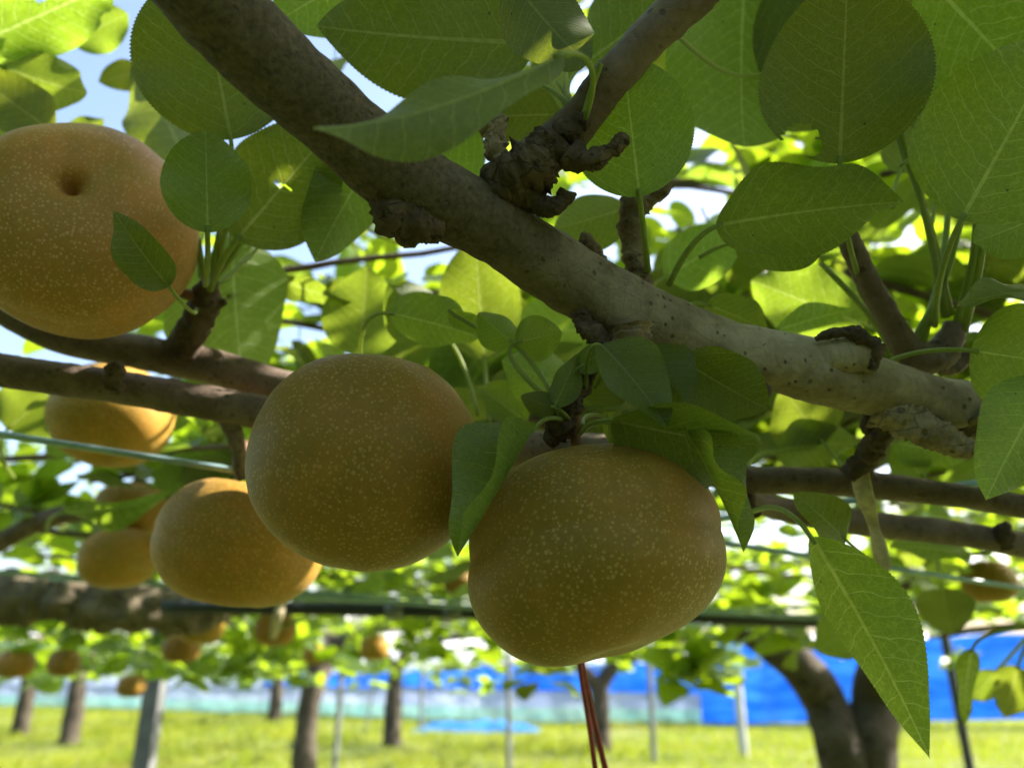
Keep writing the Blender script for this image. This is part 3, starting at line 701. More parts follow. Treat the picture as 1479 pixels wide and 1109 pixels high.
PD = pear((347, 782), 116, 0.50, dview(347, 782, 0.1, 1.0, -0.05), 'smooth golden pear with a sunlit patch, tucked behind the large olive pear', [((0.7, -0.6, -0.3), 0.05, 2.5)], seed=4, ob=0.82, stem_to=(352, 640, 0.53))
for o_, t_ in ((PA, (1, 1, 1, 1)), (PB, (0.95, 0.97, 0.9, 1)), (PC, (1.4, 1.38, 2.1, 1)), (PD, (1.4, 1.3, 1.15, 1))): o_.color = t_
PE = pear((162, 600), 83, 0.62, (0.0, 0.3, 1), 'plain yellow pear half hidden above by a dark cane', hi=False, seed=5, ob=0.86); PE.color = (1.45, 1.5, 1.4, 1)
far = [((190, 735), 50, 0.95, 'golden pear directly behind the long grey drooping leaf', (0.1, 0, 1)), ((172, 806), 53, 0.90, 'golden pear crossed by the lower blue grey wire', (-0.1, 0, 1)), ((92, 957), 22, 2.0, 'small brown pear left of the concrete post', (0, 0, 1)), ((22, 958), 26, 2.0, 'small shaded pear beneath the gnarled limb near its thick end', (0, 0, 1)), ((292, 903), 32, 1.7, 'brown pear right beneath the black pipe beside the gnarled limb', (0, 0, 1)), ((262, 936), 27, 1.8, 'golden pear lowest in the cluster beside the concrete post', (0, 0, 1)),
       ((398, 908), 30, 1.8, 'shaded brown pear behind the white knotted tie', (0, 0, 1)), ((541, 935), 21, 2.6, 'small brown pear hanging before the white sky under the black pipe', (0, 0, 1)), ((664, 842), 24, 1.9, 'narrow lit pear glimpsed left of the stemmed pear above the pipe', (0.2, 0, 1)), ((1428, 840), 36, 1.1, 'shaded orange brown pear behind leaves under the grey cane', (0, 0, 1)), ((455, 945), 18, 2.6, 'small dark pear hanging at the top of the kinked trunk', (0, 0, 1)), ((190, 990), 20, 2.6, 'small dull pear just left of the concrete post top', (0, 0, 1))]
for i, (c, r, d, lab, sd) in enumerate(far):
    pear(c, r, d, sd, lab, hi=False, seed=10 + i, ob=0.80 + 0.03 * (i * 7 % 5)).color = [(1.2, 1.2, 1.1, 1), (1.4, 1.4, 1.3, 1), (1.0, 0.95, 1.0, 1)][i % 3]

# ------------------------------------------------------------------ wires, pipe, ties, twine
def wire(pts, r, label, mat=WIRE):
    P = [W(*p) for p in pts]; a, b = P[0], P[-1]; e = (b - a)
    v = [(p.x, p.y, p.z, r) for p in ([a - e * 0.6] + P + [b + e * 0.6])]
    return tag(tube('trellis_wire', v, mat, ns=10, nr=24), label, 'wire', 'coated trellis wires')
wire([(0, 627, 0.48), (360, 682, 0.52), (1150, 800, 0.62)], 0.0022, 'blue grey wire passing in front of the plain yellow pear')
wire([(1090, 742, 0.50), (1479, 688, 0.455)], 0.0020, 'blue grey wire crossing behind the beige tie on the brown canes')
wire([(0, 826, 1.05), (230, 843, 1.10), (690, 878, 1.2)], 0.0032, 'lower blue grey wire crossing the golden pears')
wire([(420, 854, 1.25), (690, 868, 1.25), (1000, 884, 1.25)], 0.0026, 'pale wire stretched just above the black pipe')
wire([(420, 862, 1.3), (690, 876, 1.3)], 0.0024, 'pale wire stretched close against the black pipe')
wire([(1000, 884, 1.5), (1310, 868, 1.45)], 0.0034, 'grey wire behind the long drooping leaf')
wire([(0, 930, 2.3), (230, 944, 2.35)], 0.0028, 'thin grey wire under the gnarled limb')
pb = [W(235, 876, 1.35), W(480, 879, 1.35), W(760, 886, 1.35), W(1300, 900, 1.35)]
pe = empty('trellis_pipe', pb[0]); tag(pe, 'straight black pipe stretched beneath the pears under the canopy', 'pipe')
tube('pipe', [(p.x, p.y, p.z, 0.0115) for p in pb], PIPE_DK, pe, ns=16, nr=30)
for q in (0.32, 0.62):
    p = pb[1].lerp(pb[2], q); tube('clamp', [(p.x - 0.015, p.y, p.z, 0.015), (p.x + 0.015, p.y, p.z, 0.015)], STEEL, pe, ns=14, nr=3)
def ribbon(name, rows, mat, label, cat, flat=0.35):
    return tag(tube(name, pp(rows), mat, ns=12, nr=40, flat=flat, amp=0.12, freq=120), label, cat)
ribbon('cloth_tie', [(1262, 668, 0.415, 6), (1244, 682, 0.400, 12), (1246, 705, 0.398, 14), (1253, 730, 0.400, 12), (1262, 760, 0.405, 8), (1270, 790, 0.405, 11), (1276, 815, 0.405, 10), (1279, 826, 0.405, 5)], TWINE, 'beige cloth tie knotted round the brown cane and hanging behind the long leaf', 'tie')
ribbon('cloth_tie', [(412, 846, 1.35, 4), (408, 868, 1.33, 7), (402, 888, 1.32, 9), (398, 905, 1.32, 9), (394, 922, 1.32, 5)], TWINE, 'white knotted tie hanging on the black pipe below the golden pear', 'tie', 0.5)
tw = empty('red_twine', W(836, 930, 0.42)); tag(tw, 'two dark red strings hanging straight down beneath the stemmed pear', 'twine')
tube('strand', pp([(822, 655, 0.44, 3.4), (832, 880, 0.42, 3.5), (836, 950, 0.42, 3.6), (850, 1040, 0.42, 3.8), (862, 1125, 0.42, 4.0)]), REDT, tw, ns=10, nr=40, amp=0.1, freq=200)
tube('strand', pp([(826, 655, 0.445, 3.4), (834, 880, 0.43, 3.6), (840, 950, 0.43, 3.8), (858, 1040, 0.43, 4.2), (878, 1125, 0.43, 4.5)]), REDT, tw, ns=10, nr=40, amp=0.1, freq=200)
#@@PART3
# ------------------------------------------------------------------ leaves one can pick out, on the near limb and canes
H = hero_leaf
# upper left
H(CANES, (-30, 62), (165, -25), 115, 0.50, side=-1, shape='ovate', curl=0.4, bite=[(0.5, -0.1, 0.04), (0.8, 0.2, 0.06)], att=(-80, 120, 0.5))
H(CANES, (88, 28), (-60, 92), 66, 0.52, side=-1, roll=25, att=(110, 60, 0.55))
H(CANES, (2, 96), (126, 134), 84, 0.50, roll=-15, curl=0.7, att=(-60, 70, 0.5))
H(CANES, (76, 190), (-40, 105), 92, 0.47, roll=10, curl=0.3, att=(82, 260, 0.5))
H(CANES, (80, 215), (-50, 165), 60, 0.50, roll=30, att=(82, 260, 0.5))
H(CANES, (72, 200), (150, 172), 46, 0.55, roll=-30, att=(78, 260, 0.55))
H(CANES, (-40, 240), (40, 190), 90, 0.55, att=(-60, 300, 0.55))
H(CANES, (262, 218), (198, 86), 120, 0.55, 0.60, curl=0.25, att=(290, 400, 0.46))
H(CANES, (208, 102), (142, 118), 44, 0.60, att=(260, 90, 0.6))
H(LIMB, (102, 60), (185, 20), 70, 0.62, att=(60, 90, 0.65))
H(LIMB, (334, 202), (286, -45), 232, 0.37, 0.345, fold=0.12, curl=0.35, shape='round', att=(312, 392, 0.44), pr=3.6)
H(CANES, (300, 336), (297, 190), 124, 0.345, 0.34, shape='round', curl=0.15, fold=0.05, att=(296, 412, 0.43), pr=4.2)
H(CANES, (342, 346), (486, 178), 165, 0.40, 0.38, shape='ovate', bite=[(0.45, -0.03, 0.022), (0.47, 0.03, 0.016)], att=(304, 418, 0.44), pr=5.0)
H(CANES, (548, 212), (455, 378), 120, 0.40, roll=-20, att=(590, 160, 0.36))
H(CANES, (244, 414), (164, 304), 74, 0.338, 0.328, side=1, shape='tip', roll=-18, fold=0.25, curl=0.5, att=(284, 446, 0.44), pr=3)
H(CANES, (392, 398), (508, 436), 48, 0.55, side=1, roll=40, att=(330, 430, 0.5))
H(CANES, (366, 352), (300, 380), 50, 0.5, side=1, roll=30, att=(306, 420, 0.445))
for a in ((318, 330, 0.42), (350, 336, 0.43), (286, 345, 0.42), (372, 310, 0.42)):
    q = W(*a); s = W(300, 415, 0.443); 
    tube('petiole', [(s.x, s.y, s.z, 0.0022), ((s.x + q.x) / 2, (s.y + q.y) / 2, (s.z + q.z) / 2 - 0.003, 0.0018), (q.x, q.y, q.z, 0.0016)], PETIOLE, CANES, ns=8, nr=10)
# top middle
H(LIMB, (772, 62), (458, 38), 190, 0.37, 0.35, roll=12, curl=0.5, shape='ovate', att=(815, 150, 0.31))
H(LIMB, (735, -35), (850, 92), 120, 0.30, 0.275, roll=-20, curl=0.5, att=(700, -90, 0.31))
H(LIMB, (812, 78), (452, 186), 128, 0.225, 0.195, roll=58, side=-1, curl=0.45, shape='ovate', fold=0.25, att=(846, 170, 0.29), pr=4.5)
H(LIMB, (545, -60), (392, 36), 130, 0.40, roll=10, att=(600, -100, 0.42))
H(LIMB, (845, 92), (995, -12), 118, 0.37, roll=15, shape='round', att=(842, 170, 0.31))
H(LIMB, (924, 284), (900, 84), 184, 0.315, 0.30, shape='round', curl=0.3, fold=0.10, att=(936, 392, 0.34), pr=4.2)
H(LIMB, (692, 184), (578, 262), 125, 0.40, roll=10, att=(735, 150, 0.36))
H(LIMB, (808, 166), (684, 172), 92, 0.38, roll=-20, att=(830, 180, 0.31))
H(LIMB, (905, 300), (800, 330), 90, 0.42, roll=20, att=(912, 330, 0.345))
H(LIMB, (850, 172), (905, 28), 70, 0.40, roll=40, att=(850, 175, 0.31))
H(LIMB, (812, 160), (770, 90), 60, 0.42, roll=30, att=(838, 178, 0.31))
for a, b in (((842, 178, 0.296), (868, 92, 0.29)), ((838, 170, 0.297), (782, 122, 0.33)), ((836, 172, 0.297), (806, 118, 0.34))):
    q = W(*a); s = W(*b); tube('petiole', [(q.x, q.y, q.z, 0.0016), ((s.x + q.x) / 2, (s.y + q.y) / 2, (s.z + q.z) / 2 + 0.002, 0.0013), (s.x, s.y, s.z, 0.0011)], PETIOLE, LIMB, ns=8, nr=10)
# upper right
H(LIMB, (1098, 108), (1290, 30), 250, 0.44, roll=12, shape='round', att=(965, 38, 0.297))
H(LIMB, (1075, -20), (1075, 212), 250, 0.45, roll=-25, side=-1, shape='round', att=(1090, -80, 0.44))
H(LIMB, (1213, 236), (1224, -32), 238, 0.318, 0.298, shape='round', fold=0.06, curl=0.25, att=(1240, 400, 0.38), bite=[(0.15, -0.23, 0.10), (0.10, -0.15, 0.05)], pr=4.0, seed=11)
H(LIMB, (1340, -30), (1520, 165), 200, 0.38, roll=10, shape='ovate', att=(1290, 200, 0.38))
H(LIMB, (1388, 318), (1540, 40), 262, 0.315, 0.29, shape='ovate', fold=0.08, curl=0.2, roll=-8, att=(1350, 470, 0.39), pr=4.6)
H(LIMB, (1034, 326), (1306, 292), 165, 0.325, 0.31, roll=30, shape='ovate', fold=0.25, curl=0.25, twist=0.3, att=(966, 412, 0.34), pr=4.2)
H(LIMB, (1062, 350), (1190, 362), 80, 0.36, side=1, roll=30, att=(1010, 372, 0.36))
H(LIMB, (1530, 300), (1405, 350), 90, 0.33, roll=20, att=(1560, 420, 0.36))
H(LIMB, (1300, 250), (1345, 150), 90, 0.42, roll=-15, att=(1290, 300, 0.385))
H(LIMB, (1340, 215), (1290, 120), 110, 0.46, att=(1345, 330, 0.43))
for x0_, y0_, x1, y1, d1 in ((1285, 150, 1366, 458, 0.36), (1292, 185, 1372, 455, 0.365), (1390, 315, 1318, 500, 0.38), (1412, 270, 1382, 470, 0.36), (1424, 270, 1392, 478, 0.36), (1372, 280, 1330, 500, 0.40), (1186, 380, 1300, 520, 0.40)):
    q = W(x0_, y0_, d1); s = W(x1, y1, 0.39); m_ = (q + s) / 2 + RIGHT * 0.003
    tube('petiole', [(q.x, q.y, q.z, 0.0014), (m_.x, m_.y, m_.z, 0.0017), (s.x, s.y, s.z, 0.0023)], PETIOLE, LIMB, ns=8, nr=12)
H(LIMB, (1340, 196), (1290, 90), 40, 0.355, roll=20, att=(1300, 240, 0.36))
# right middle
H(LIMB, (1402, 506), (1548, 528), 160, 0.315, 0.30, fold=0.10, shape='round', att=(1288, 520, 0.365), pr=3.6)
H(LIMB, (1520, 540), (1424, 722), 128, 0.30, 0.285, side=-1, shape='tip', roll=-10, att=(1570, 480, 0.33))
H(LIMB, (1520, 420), (1382, 442), 84, 0.305, side=1, roll=62, curl=0.4, att=(1580, 430, 0.32))
H(LIMB, (1120, 478), (1236, 446), 46, 0.46, roll=25, side=-1, shape='lance', att=(1090, 520, 0.45))
H(LIMB, (1250, 470), (1085, 405), 120, 0.52, curl=0.3, att=(1290, 480, 0.45))
H(LIMB, (1020, 440), (1110, 480), 70, 0.40, roll=30, side=-1, att=(980, 470, 0.36))
H(LIMB, (960, 400), (1080, 330), 90, 0.45, att=(930, 430, 0.4))
# lower right
H(CANES, (1172, 776), (1343, 1095), 142, 0.325, 0.305, side=-1, shape='lance', fold=0.45, curl=0.3, roll=30, twist=-0.25, wave=0.02, cup=0.1, att=(1088, 738, 0.41), pr=4.0)
H(CANES, (1222, 780), (1146, 712), 66, 0.37, side=1, roll=25, att=(1245, 800, 0.40))
H(CANES, (1404, 936), (1394, 1048), 34, 0.62, roll=35, side=1, shape='lance', att=(1490, 905, 0.62))
H(CANES, (1470, 962), (1450, 1035), 60, 0.75, roll=20, att=(1500, 900, 0.75))
H(CANES, (1440, 968), (1400, 1010), 40, 0.8, roll=20, att=(1500, 900, 0.8))
H(CANES, (1360, 850), (1375, 916), 80, 0.7, side=-1, att=(1355, 790, 0.6))
H(CANES, (1402, 800), (1284, 790), 62, 0.55, roll=40, side=1, att=(1440, 780, 0.49))
H(CANES, (1240, 900), (1180, 940), 70, 0.75, att=(1255, 850, 0.7))
# by the right-hand pear
H(LIMB, (773, 616), (661, 804), 112, 0.295, 0.260, side=1, shape='ovate', fold=1.0, curl=-0.05, roll=53, att=(812, 606, 0.318), pr=3.2, seed=5)
H(LIMB, (992, 622), (1074, 798), 100, 0.290, 0.280, side=1, shape='tip', fold=1.0, curl=0.15, roll=-64, att=(900, 596, 0.32), pr=3.0)
H(LIMB, (884, 606), (1100, 642), 170, 0.295, 0.30, side=1, shape='ovate', fold=0.45, curl=0.3, roll=34, att=(838, 626, 0.321), pr=3.4)
H(LIMB, (985, 520), (1108, 590), 120, 0.31, side=1, shape='ovate', fold=0.2, roll=20, att=(900, 560, 0.32))
H(LIMB, (868, 498), (962, 616), 104, 0.292, 0.280, side=1, shape='ovate', fold=0.5, curl=0.5, roll=-30, att=(846, 560, 0.32), pr=3.0)
H(LIMB, (930, 505), (995, 590), 90, 0.30, side=-1, shape='ovate', fold=0.5, roll=25, att=(860, 560, 0.325))
H(LIMB, (880, 610), (1062, 668), 130, 0.335, side=-1, roll=-20, att=(842, 622, 0.323), pr=2.6)
H(LIMB, (870, 600), (1010, 640), 100, 0.36, side=-1, roll=10, att=(842, 618, 0.323), pr=2.6)
H(LIMB, (905, 580), (850, 500), 90, 0.335, roll=15, att=(842, 590, 0.325), pr=3.0)
H(LIMB, (806, 590), (752, 572), 40, 0.312, side=-1, roll=10, shape='ovate', fold=0.3, att=(822, 608, 0.32), pr=3.0)
H(LIMB, (800, 588), (834, 510), 48, 0.312, side=-1, roll=-18, shape='tip', fold=0.2, att=(822, 606, 0.32), pr=3.0)
H(LIMB, (832, 532), (890, 496), 44, 0.312, side=1, roll=15, att=(846, 560, 0.322))
H(LIMB, (742, 496), (690, 452), 60, 0.36, side=-1, roll=10, fold=0.4, att=(812, 596, 0.322), pr=3.4)
H(LIMB, (745, 494), (812, 480), 72, 0.36, side=-1, roll=-5, fold=0.3, att=(814, 594, 0.323), pr=3.4)
H(LIMB, (562, 452), (692, 488), 84, 0.40, side=-1, roll=18, fold=0.3, curl=0.5, att=(520, 520, 0.45), pr=3)
H(LIMB, (648, 448), (710, 476), 36, 0.38, side=1, roll=35, att=(735, 500, 0.37))
H(CANES, (700, 520), (686, 348), 122, 0.52, side=-1, shape='round', att=(706, 610, 0.47), pr=3.2)
H(CANES, (520, 515), (530, 385), 120, 0.55, side=-1, att=(505, 575, 0.49))
H(CANES, (640, 480), (560, 410), 100, 0.50, side=-1, roll=20, att=(690, 600, 0.47))
H(CANES, (830, 560), (725, 520), 92, 0.43, side=-1, roll=20, att=(812, 640, 0.44))
H(CANES, (760, 610), (690, 560), 70, 0.46, side=1, roll=25, att=(745, 640, 0.46))
H(CANES, (640, 600), (730, 570), 60, 0.50, roll=25, att=(655, 630, 0.48))
H(CANES, (1190, 640), (1130, 560), 110, 0.50, att=(1230, 690, 0.43))
H(CANES, (1120, 650), (1240, 640), 80, 0.50, roll=25, att=(1080, 690, 0.43))
H(CANES, (1290, 640), (1400, 660), 70, 0.46, roll=15, att=(1245, 690, 0.42))
H(CANES, (1335, 690), (1290, 640), 60, 0.47, roll=15, att=(1330, 705, 0.42))
H(CANES, (90, 740), (245, 712), 56, 0.78, side=1, roll=45, curl=0.5, att=(70, 770, 0.9))
H(CANES, (10, 620), (70, 570), 100, 0.62, att=(20, 690, 0.7))

# ------------------------------------------------------------------ canopy: canes with leaf clusters
def pix(p):
    v = p - CAM; d = v.dot(FWD)
    if d <= 0.02: return None
    return 739.5 + FPX * v.dot(RIGHT) / d, 554.5 - FPX * v.dot(UP) / d, d
SKY_GAPS = [(70, 40, 235, 185), (525, 90, 600, 130), (640, 120, 700, 150), (985, 270, 1030, 300), (830, 270, 900, 345), (380, 320, 470, 380), (590, 320, 650, 385)]
CLEAR = [(880, 905, 1500, 1130, 1.7), (330, 900, 900, 1130, 1.7), (-60, 825, 350, 925, 1.7), (300, 840, 700, 905, 1.45), (-60, 700, 260, 850, 0.98), (240, 680, 480, 880, 0.6), (60, 560, 260, 680, 0.7)]
def in_clear(q): return any(a < q[0] < c and b < q[1] < e and q[2] < d for a, b, c, e, d in CLEAR)
def in_gap(q, m=10):
    return any(a - m < q[0] < c + m and b - m < q[1] < e + m for a, b, c, e in SKY_GAPS)
# openings in the foliage through which the sun reaches single fruits and leaves
RAYS = [(W(x, y, d), r) for x, y, d, r in ((432, 815, 0.485, 0.022), (286, 372, 0.39, 0.0), (697, 690, 0.335, 0.006), (235, 150, 0.57, 0.04), (20, 10, 0.5, 0.02), (690, 420, 0.52, 0.04), (530, 440, 0.55, 0.04), (1180, 430, 0.52, 0.045), (1225, 860, 0.31, 0.008), (160, 610, 0.6, 0.035), (1445, 262, 0.30, 0.0), (912, 268, 0.31, 0.0), (1055, 548, 0.30, 0.0))]
def sun_open(c, L):
    for o, r in RAYS:
        v = c - o; t = v.dot(SUN_DIR)
        if t > 0.02 and (v - SUN_DIR * t).length < r + L * 0.30: return True
    return False
def cluster(P, along, n, size, out, keepout=True):
    a0 = random.random() * 6.28
    for k in range(n):
        az = a0 + k * 2.4 + random.uniform(-0.4, 0.4); el = random.uniform(-0.55, 0.75)
        ax = Vector((math.cos(az) * math.cos(el), math.sin(az) * math.cos(el), math.sin(el)))
        nm = Vector((random.gauss(0, 0.45), random.gauss(0, 0.45), 1.0)).normalized()
        L = size * random.uniform(0.7, 1.15)
        if keepout:
            ok = not sun_open(P + ax * L * 0.9, L)
            if not ok: continue
            for tt in (0.3, 0.9, 1.4):
                q = pix(P + ax * L * tt)
                if q and -60 < q[0] < 1540 and -60 < q[1] < 1170:
                    if q[2] < 0.47 or (in_gap(q) and q[2] < 3) or in_clear(q): ok = False; break
            if not ok: continue
        out.append((frame(ax, nm, P, L), random.randrange(10)))
def finish_crown(root, leaves, singles, lib=GEN, mass=True):
    """largest in view become leaf objects, the rest one mass"""
    sc = []
    for i, (M, k) in enumerate(leaves):
        q = pix(M.translation + M.col[0].to_3d() * 0.9)
        s = (1.0 / q[2]) if q and -40 < q[0] < 1520 and -40 < q[1] < 1150 else -1.0 - i * 1e-6
        sc.append((s, i))
    sc.sort(reverse=True); pick = [i for s, i in sc[:singles] if s > 0]; ps = set(pick)
    inv = Matrix.Translation(-Vector(root.location))
    for i in pick:
        M, k = leaves[i]; o = bpy.data.objects.new('leaf', gen_mesh(k)); scene.collection.objects.link(o)
        o.parent = root; o.matrix_parent_inverse = inv; o.matrix_basis = M
    rest = [(np.array(leaves[i][0]), leaves[i][1]) for i in range(len(leaves)) if i not in ps]
    if rest: leaf_mass('foliage', rest, root, lib, None)
def cane_leaves(P, Q, out, step, n, size, sag=0.0, wood=None, r=0.006, seed=0):
    L = (Q - P).length; k = max(2, int(L / step)); pts = []
    for i in range(k + 1):
        t = i / k; p = P.lerp(Q, t) + Vector((noise.noise(Vector((seed, t * 3, 0))) * 0.06, noise.noise(Vector((seed, t * 3, 7))) * 0.06, noise.noise(Vector((seed, t * 3, 3))) * 0.04 - sag * math.sin(t * 3.14)))
        pts.append((p.x, p.y, p.z, r * (1 - 0.5 * t)))
        j = Vector((random.gauss(0, 0.012), random.gauss(0, 0.012), random.uniform(0.0, 0.03)))
        cluster(p + j, Q - P, random.choice(n), size, out)
    if wood is None and seed < 1000 and min(P.y, Q.y) > 0.5:
        ok = True
        for p in pts:
            q = pix(Vector(p[:3]))
            if q and -80 < q[0] < 1560 and -80 < q[1] < 1190 and (q[2] < 0.58 or in_clear(q) or (in_gap(q, 0) and q[2] < 3)): ok = False
        if ok: tube('cane', [(a_, b_, c_, r_ * 0.75) for a_, b_, c_, r_ in pts], BARK_CANE, old, nr=2 * len(pts), ns=7, amp=0.12, freq=70)
    if wood is not None: wood.append(tube_geo(pts[::2] + [pts[-1]] if len(pts) > 4 else pts, nr=max(6, len(pts)), ns=7, amp=0.1, freq=60))

# near canopy overhead: grows from the old tree standing left of the view and from the near limb
old = empty('pear_tree', (-2.3, 1.9, 0)); tag(old, 'old pear tree with a thick gnarled limb reaching in under the canopy', 'tree')
tube('trunk', [(-2.32, 1.9, -0.1, 0.17), (-2.3, 1.9, 0.3, 0.13), (-2.28, 1.88, 0.8, 0.12), (-2.15, 1.8, 1.15, 0.10)], BARK_TREE, old, nr=40, ns=24, amp=0.15, freq=9, amp2=0.06, freq2=40)
g0 = W(-20, 872, 1.45); g1 = W(110, 868, 1.42); g2 = W(240, 880, 1.45); g3 = W(320, 872, 1.5); g4 = W(430, 800, 1.7)
tube('limb', [(-2.2, 1.82, 1.05, 0.09), (-1.6, 1.6, 1.22, 0.065), (g0.x, g0.y, g0.z, 0.045), (g1.x, g1.y, g1.z, 0.043), (g2.x, g2.y, g2.z, 0.042), (g3.x, g3.y, g3.z, 0.034), (g4.x, g4.y, g4.z, 0.02)], BARK_GNARL, old, nr=110, ns=30, amp=0.50, freq=26, amp2=0.22, freq2=90, ring=0.06, ringf=60)
b0 = [W(-60, 815, 1.0), W(0, 782, 1.0), W(80, 746, 1.0), W(180, 734, 1.0), W(260, 728, 1.02)]
tube('cane', [(p.x, p.y, p.z, r) for p, r in zip(b0, (0.013, 0.0125, 0.012, 0.011, 0.008))], BARK_CANE, old, nr=40, ns=14, amp=0.1, freq=50)
random.seed(41)
wood_o, wood_l = [], []; lv_o, lv_l = [], []
for i in range(50):          # canes on the trellis plane, running mostly left to right
    y = random.uniform(0.42, 3.2); x = random.uniform(-1.6, 0.9); z = random.uniform(1.46, 1.86)
    if y < 0.75 and z < 1.60: z += 0.13
    a = random.uniform(-0.5, 0.5); L = random.uniform(0.7, 1.3)
    P = V(x, y, z); Q = P + V(L * math.cos(a), L * math.sin(a) * 0.8, random.uniform(-0.05, 0.10))
    cane_leaves(P, Q, lv_o, 0.080, (3, 4, 5), 0.068, 0.02, None, 0.006, i)
random.seed(42)
for i in range(27):          # canes behind the two hanging pears
    y = random.uniform(0.60, 1.6); x = random.uniform(-0.50, -0.1) * (0.6 + 0.4 * y); z = 1.30 + y * random.uniform(0.24, 0.62)
    P = V(x, y, z); Q = P + V(random.uniform(0.3, 0.6), random.uniform(-0.15, 0.3), random.uniform(-0.05, 0.08))
    cane_leaves(P, Q, lv_o, 0.080, (3, 4, 5), 0.068, 0.02, None, 0.006, 800 + i)
random.seed(43)
for i in range(32):          # canes filling in to the right
    y = random.uniform(0.62, 1.5); x = random.uniform(-0.10, 0.55); z = 1.30 + y * random.uniform(0.28, 0.80)
    P = V(x, y, z); Q = P + V(random.uniform(0.4, 0.8), random.uniform(-0.15, 0.3), random.uniform(-0.05, 0.10))
    cane_leaves(P, Q, lv_o, 0.085, (3, 4, 5), 0.078, 0.02, None, 0.006, 700 + i)
for i in range(16):          # low shoots to the left
    y = random.uniform(0.8, 2.6); x = random.uniform(-0.75, -0.3) * y; z = random.uniform(1.36, 1.55)
    P = V(x, y, z); Q = P + V(random.uniform(0.2, 0.5), random.uniform(-0.2, 0.3), random.uniform(-0.05, 0.10))
    cane_leaves(P, Q, lv_o, 0.085, (3, 4, 5), 0.080, 0.02, None, 0.006, 60 + i)
for i in range(44):          # low hanging shoots further back on the left
    cluster(W(random.uniform(-20, 430), random.uniform(885, 975), random.uniform(2.2, 4.0)), None, 6, 0.095, lv_o)
for x_, y_, d_ in ((300, 985, 2.4), (320, 965, 2.2), (1010, 955, 2.2), (985, 935, 2.3), (1040, 950, 2.1), (1000, 985, 2.1), (1015, 1000, 2.1), (620, 925, 2.5), (200, 930, 2.0), (1450, 985, 1.5), (360, 940, 2.3), (250, 960, 2.4), (80, 920, 2.0), (690, 920, 2.6), (1090, 880, 1.9), (1380, 880, 1.6)):
    for q_ in range(2): cluster(W(x_ + random.uniform(-15, 15), y_ + random.uniform(-15, 10), d_), None, 6, 0.09, lv_o)
random.seed(44)
for i in range(60):          # canes overhead on the sunny side
    y = random.uniform(-0.3, 0.72); x = random.uniform(-0.12, 1.2); z = random.uniform(1.68, 2.05)
    a = random.uniform(-0.6, 0.6); L = random.uniform(0.7, 1.2)
    P = V(x, y, z); Q = P + V(L * math.cos(a), L * math.sin(a) * 0.4, random.uniform(-0.05, 0.12))
    cane_leaves(P, Q, lv_l, 0.085, (4, 5), 0.085, 0.0, None, 0.006, 100 + i)
for i in range(430):         # unseen low foliage added behind the viewer to cut the sky fill
    a = random.uniform(math.pi * 0.93, math.pi * 2.07); r = random.uniform(1.9, 5.0)
    P = V(math.cos(a) * r, math.sin(a) * r, random.uniform(0.2, 1.75)); Q = P + V(random.uniform(-1, 1), random.uniform(-0.5, 0.5), random.uniform(-0.1, 0.2))
    cane_leaves(P, Q, lv_l, 0.14, (5, 6), 0.17, 0.0, None, 0.006, 500 + i)
for i in range(330):         # unseen canopy behind and beside the viewer, added to darken the foreground
    y = random.uniform(-5.5, 0.2); x = random.uniform(-4.5, 4.0); z = random.uniform(1.5, 2.0)
    a = random.uniform(-0.8, 0.8); L = random.uniform(0.8, 1.4)
    P = V(x, y, z); Q = P + V(L * math.cos(a), L * math.sin(a), random.uniform(-0.05, 0.12))
    cane_leaves(P, Q, lv_l, 0.12, (5, 6), 0.12, 0.0, None, 0.006, 200 + i)
finish_crown(old, lv_o, 290); finish_crown(LIMB, lv_l, 200, LOW)
print('near leaves', len(lv_o), len(lv_l))

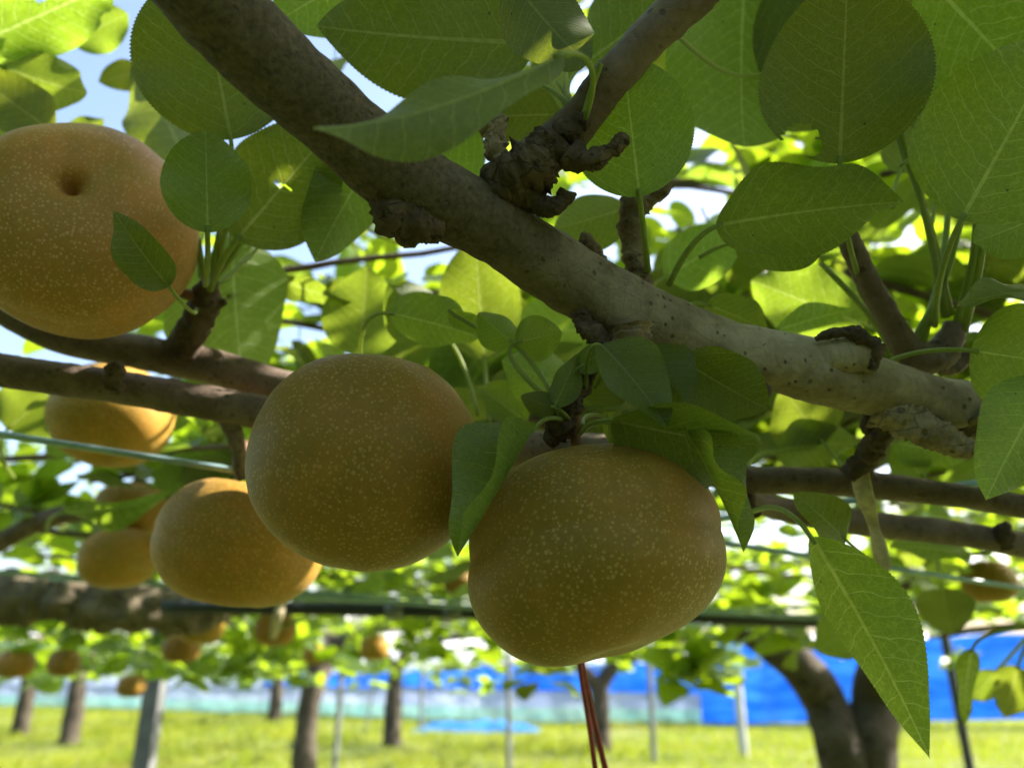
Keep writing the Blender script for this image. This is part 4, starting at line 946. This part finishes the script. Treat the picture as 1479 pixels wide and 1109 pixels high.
# ------------------------------------------------------------------ background trees
random.seed(45)
def tree(px, D, base_r, fork_z, arms, label, top_r, nsub, singles, px_top=None, reach=2.4, bend=0.0, tape=False, dens=0.16, size=0.095, zlo=1.30):
    x = ground_hit(px, D, 1060); e = empty('pear_tree', (x, D, 0)); tag(e, label, 'tree', 'pear trees of the orchard')
    xt = x if px_top is None else ground_hit(px_top, D, 1000)
    tube('trunk', [(x, D, -0.12, base_r * 1.5), (x, D, 0.10, base_r * 1.12), (x + bend, D, fork_z * 0.55, base_r), (xt, D, fork_z, top_r), (xt, D, fork_z + 0.03, top_r * 0.6)], BARK_TREE, e, nr=44, ns=24, amp=0.16, freq=7, amp2=0.07, freq2=34, seed=int(px))
    leaves = []
    for k, pts in enumerate(arms):
        rows = [(xt + dx, D + dy, z, r) for dx, dy, z, r in pts]
        tube('limb', rows, BARK_TREE, e, nr=36, ns=18, amp=0.16, freq=11, amp2=0.07, freq2=50, seed=int(px) + k)
    for k in range(nsub):
        a = 6.283 * k / nsub + random.uniform(-0.3, 0.3); r0 = random.uniform(0.1, 0.5) * reach; r1 = r0 + random.uniform(0.4, 0.8) * reach
        z = random.uniform(zlo, 1.95)
        P = V(xt + math.cos(a) * r0, D + math.sin(a) * r0, z - 0.03); Q = V(xt + math.cos(a + 0.3) * r1, D + math.sin(a + 0.3) * r1, z + random.uniform(-0.06, 0.1))
        w = []
        cane_leaves(P, Q, leaves, dens, (4, 5, 6, 7), size, 0.0, w if k % 3 == 0 else None, 0.012, k + px)
        if w: mesh_obj('cane', *w[0], BARK_CANE, e)
    # a few low hanging shoots
    for k in range(nsub * 2):
        a = random.uniform(0, 6.28); r0 = random.uniform(0.3, 1.0) * reach
        P = V(xt + math.cos(a) * r0, D + math.sin(a) * r0, random.uniform(zlo - 0.1, 1.50)); cluster(P, None, 7, size, leaves)
    if tape: tube('red_tape', [(xt, D, fork_z * 0.9, top_r * 1.15), (xt, D, fork_z * 0.9 + 0.12, top_r * 1.15)], TAPE, e, ns=20, nr=3)
    finish_crown(e, leaves, singles, LOW)
    return e
def std_arms(r, s=1.0, z0=1.1):
    return [[(0, 0, z0, r), (-0.35 * s, 0.1, 1.46, r * 0.8), (-0.9 * s, 0.2, 1.58, r * 0.55), (-1.9 * s, 0.3, 1.62, r * 0.3)], [(0, 0, z0, r), (0.35 * s, -0.1, 1.48, r * 0.75), (0.95 * s, -0.2, 1.58, r * 0.55), (2.0 * s, -0.3, 1.62, r * 0.3)], [(0, 0, 1.0, r * 0.8), (0.05, 0.5, 1.4, r * 0.6), (0.1, 1.5, 1.6, r * 0.3)]]
# the large forked tree on the right
D1 = 2.75; xf = ground_hit(1236, D1, 1070); A = [W(1190, 1015, 2.62), W(1158, 968, 2.62), W(1108, 925, 2.65), W(1030, 875, 2.8)]; B_ = [W(1262, 1020, 2.62), W(1270, 960, 2.62), W(1285, 890, 2.65), W(1330, 830, 2.8)]
fz = W(1236, 1075, 2.62)
tree(1236, D1, 0.125, fz.z - 0.14, [[(-0.01, 0, fz.z - 0.22, 0.09), (-0.055, 0, fz.z - 0.02, 0.075)] + [(p.x - xf, p.y - D1, p.z, r) for p, r in zip(A, (0.072, 0.068, 0.062, 0.045))], [(0.01, 0, fz.z - 0.22, 0.09), (0.05, 0, fz.z - 0.02, 0.075)] + [(p.x - xf, p.y - D1, p.z, r) for p, r in zip(B_, (0.078, 0.070, 0.06, 0.045))]], 'stout pear tree forking low into two thick arms behind the long drooping leaf', 0.125, 44, 290, reach=2.3, dens=0.12, zlo=1.36)
tree(447, 6.4, 0.088, 1.36, std_arms(0.06, 1, 1.28), 'slim pear tree with a kinked trunk beside the thin steel post', 0.068, 34, 160, px_top=456, reach=2.6, bend=-0.03, zlo=1.2)
tree(868, 12.4, 0.14, 0.92, [[(0, 0, 0.85, 0.12), (-0.25, 0, 1.12, 0.09), (-0.6, 0.1, 1.4, 0.07), (-1.4, 0.2, 1.6, 0.04)], [(0, 0, 0.85, 0.12), (0.2, 0, 1.12, 0.10), (0.65, -0.1, 1.35, 0.08), (1.5, -0.2, 1.6, 0.04)]], 'small forked pear tree standing before the blue tarpaulin under the stemmed pear', 0.12, 22, 40, reach=2.3, zlo=1.2)
tree(566, 13.0, 0.13, 1.2, std_arms(0.09), 'straight pear tree with its right edge sunlit before the blue strip', 0.10, 22, 40, px_top=570, reach=2.4, zlo=1.15)
tree(101, 13.0, 0.135, 1.1, std_arms(0.09), 'dark leaning pear tree between the concrete post and the taped tree', 0.10, 22, 40, px_top=108, reach=2.5, zlo=1.12)
tree(28, 15.0, 0.13, 1.1, std_arms(0.09), 'dark pear tree with a band of red tape on its trunk', 0.10, 20, 30, px_top=36, reach=2.6, tape=True, zlo=1.1)
tree(394, 17.5, 0.13, 1.15, std_arms(0.09), 'distant sunlit brown pear tree left of the kinked trunk', 0.10, 20, 30, px_top=397, reach=2.6, zlo=1.1)
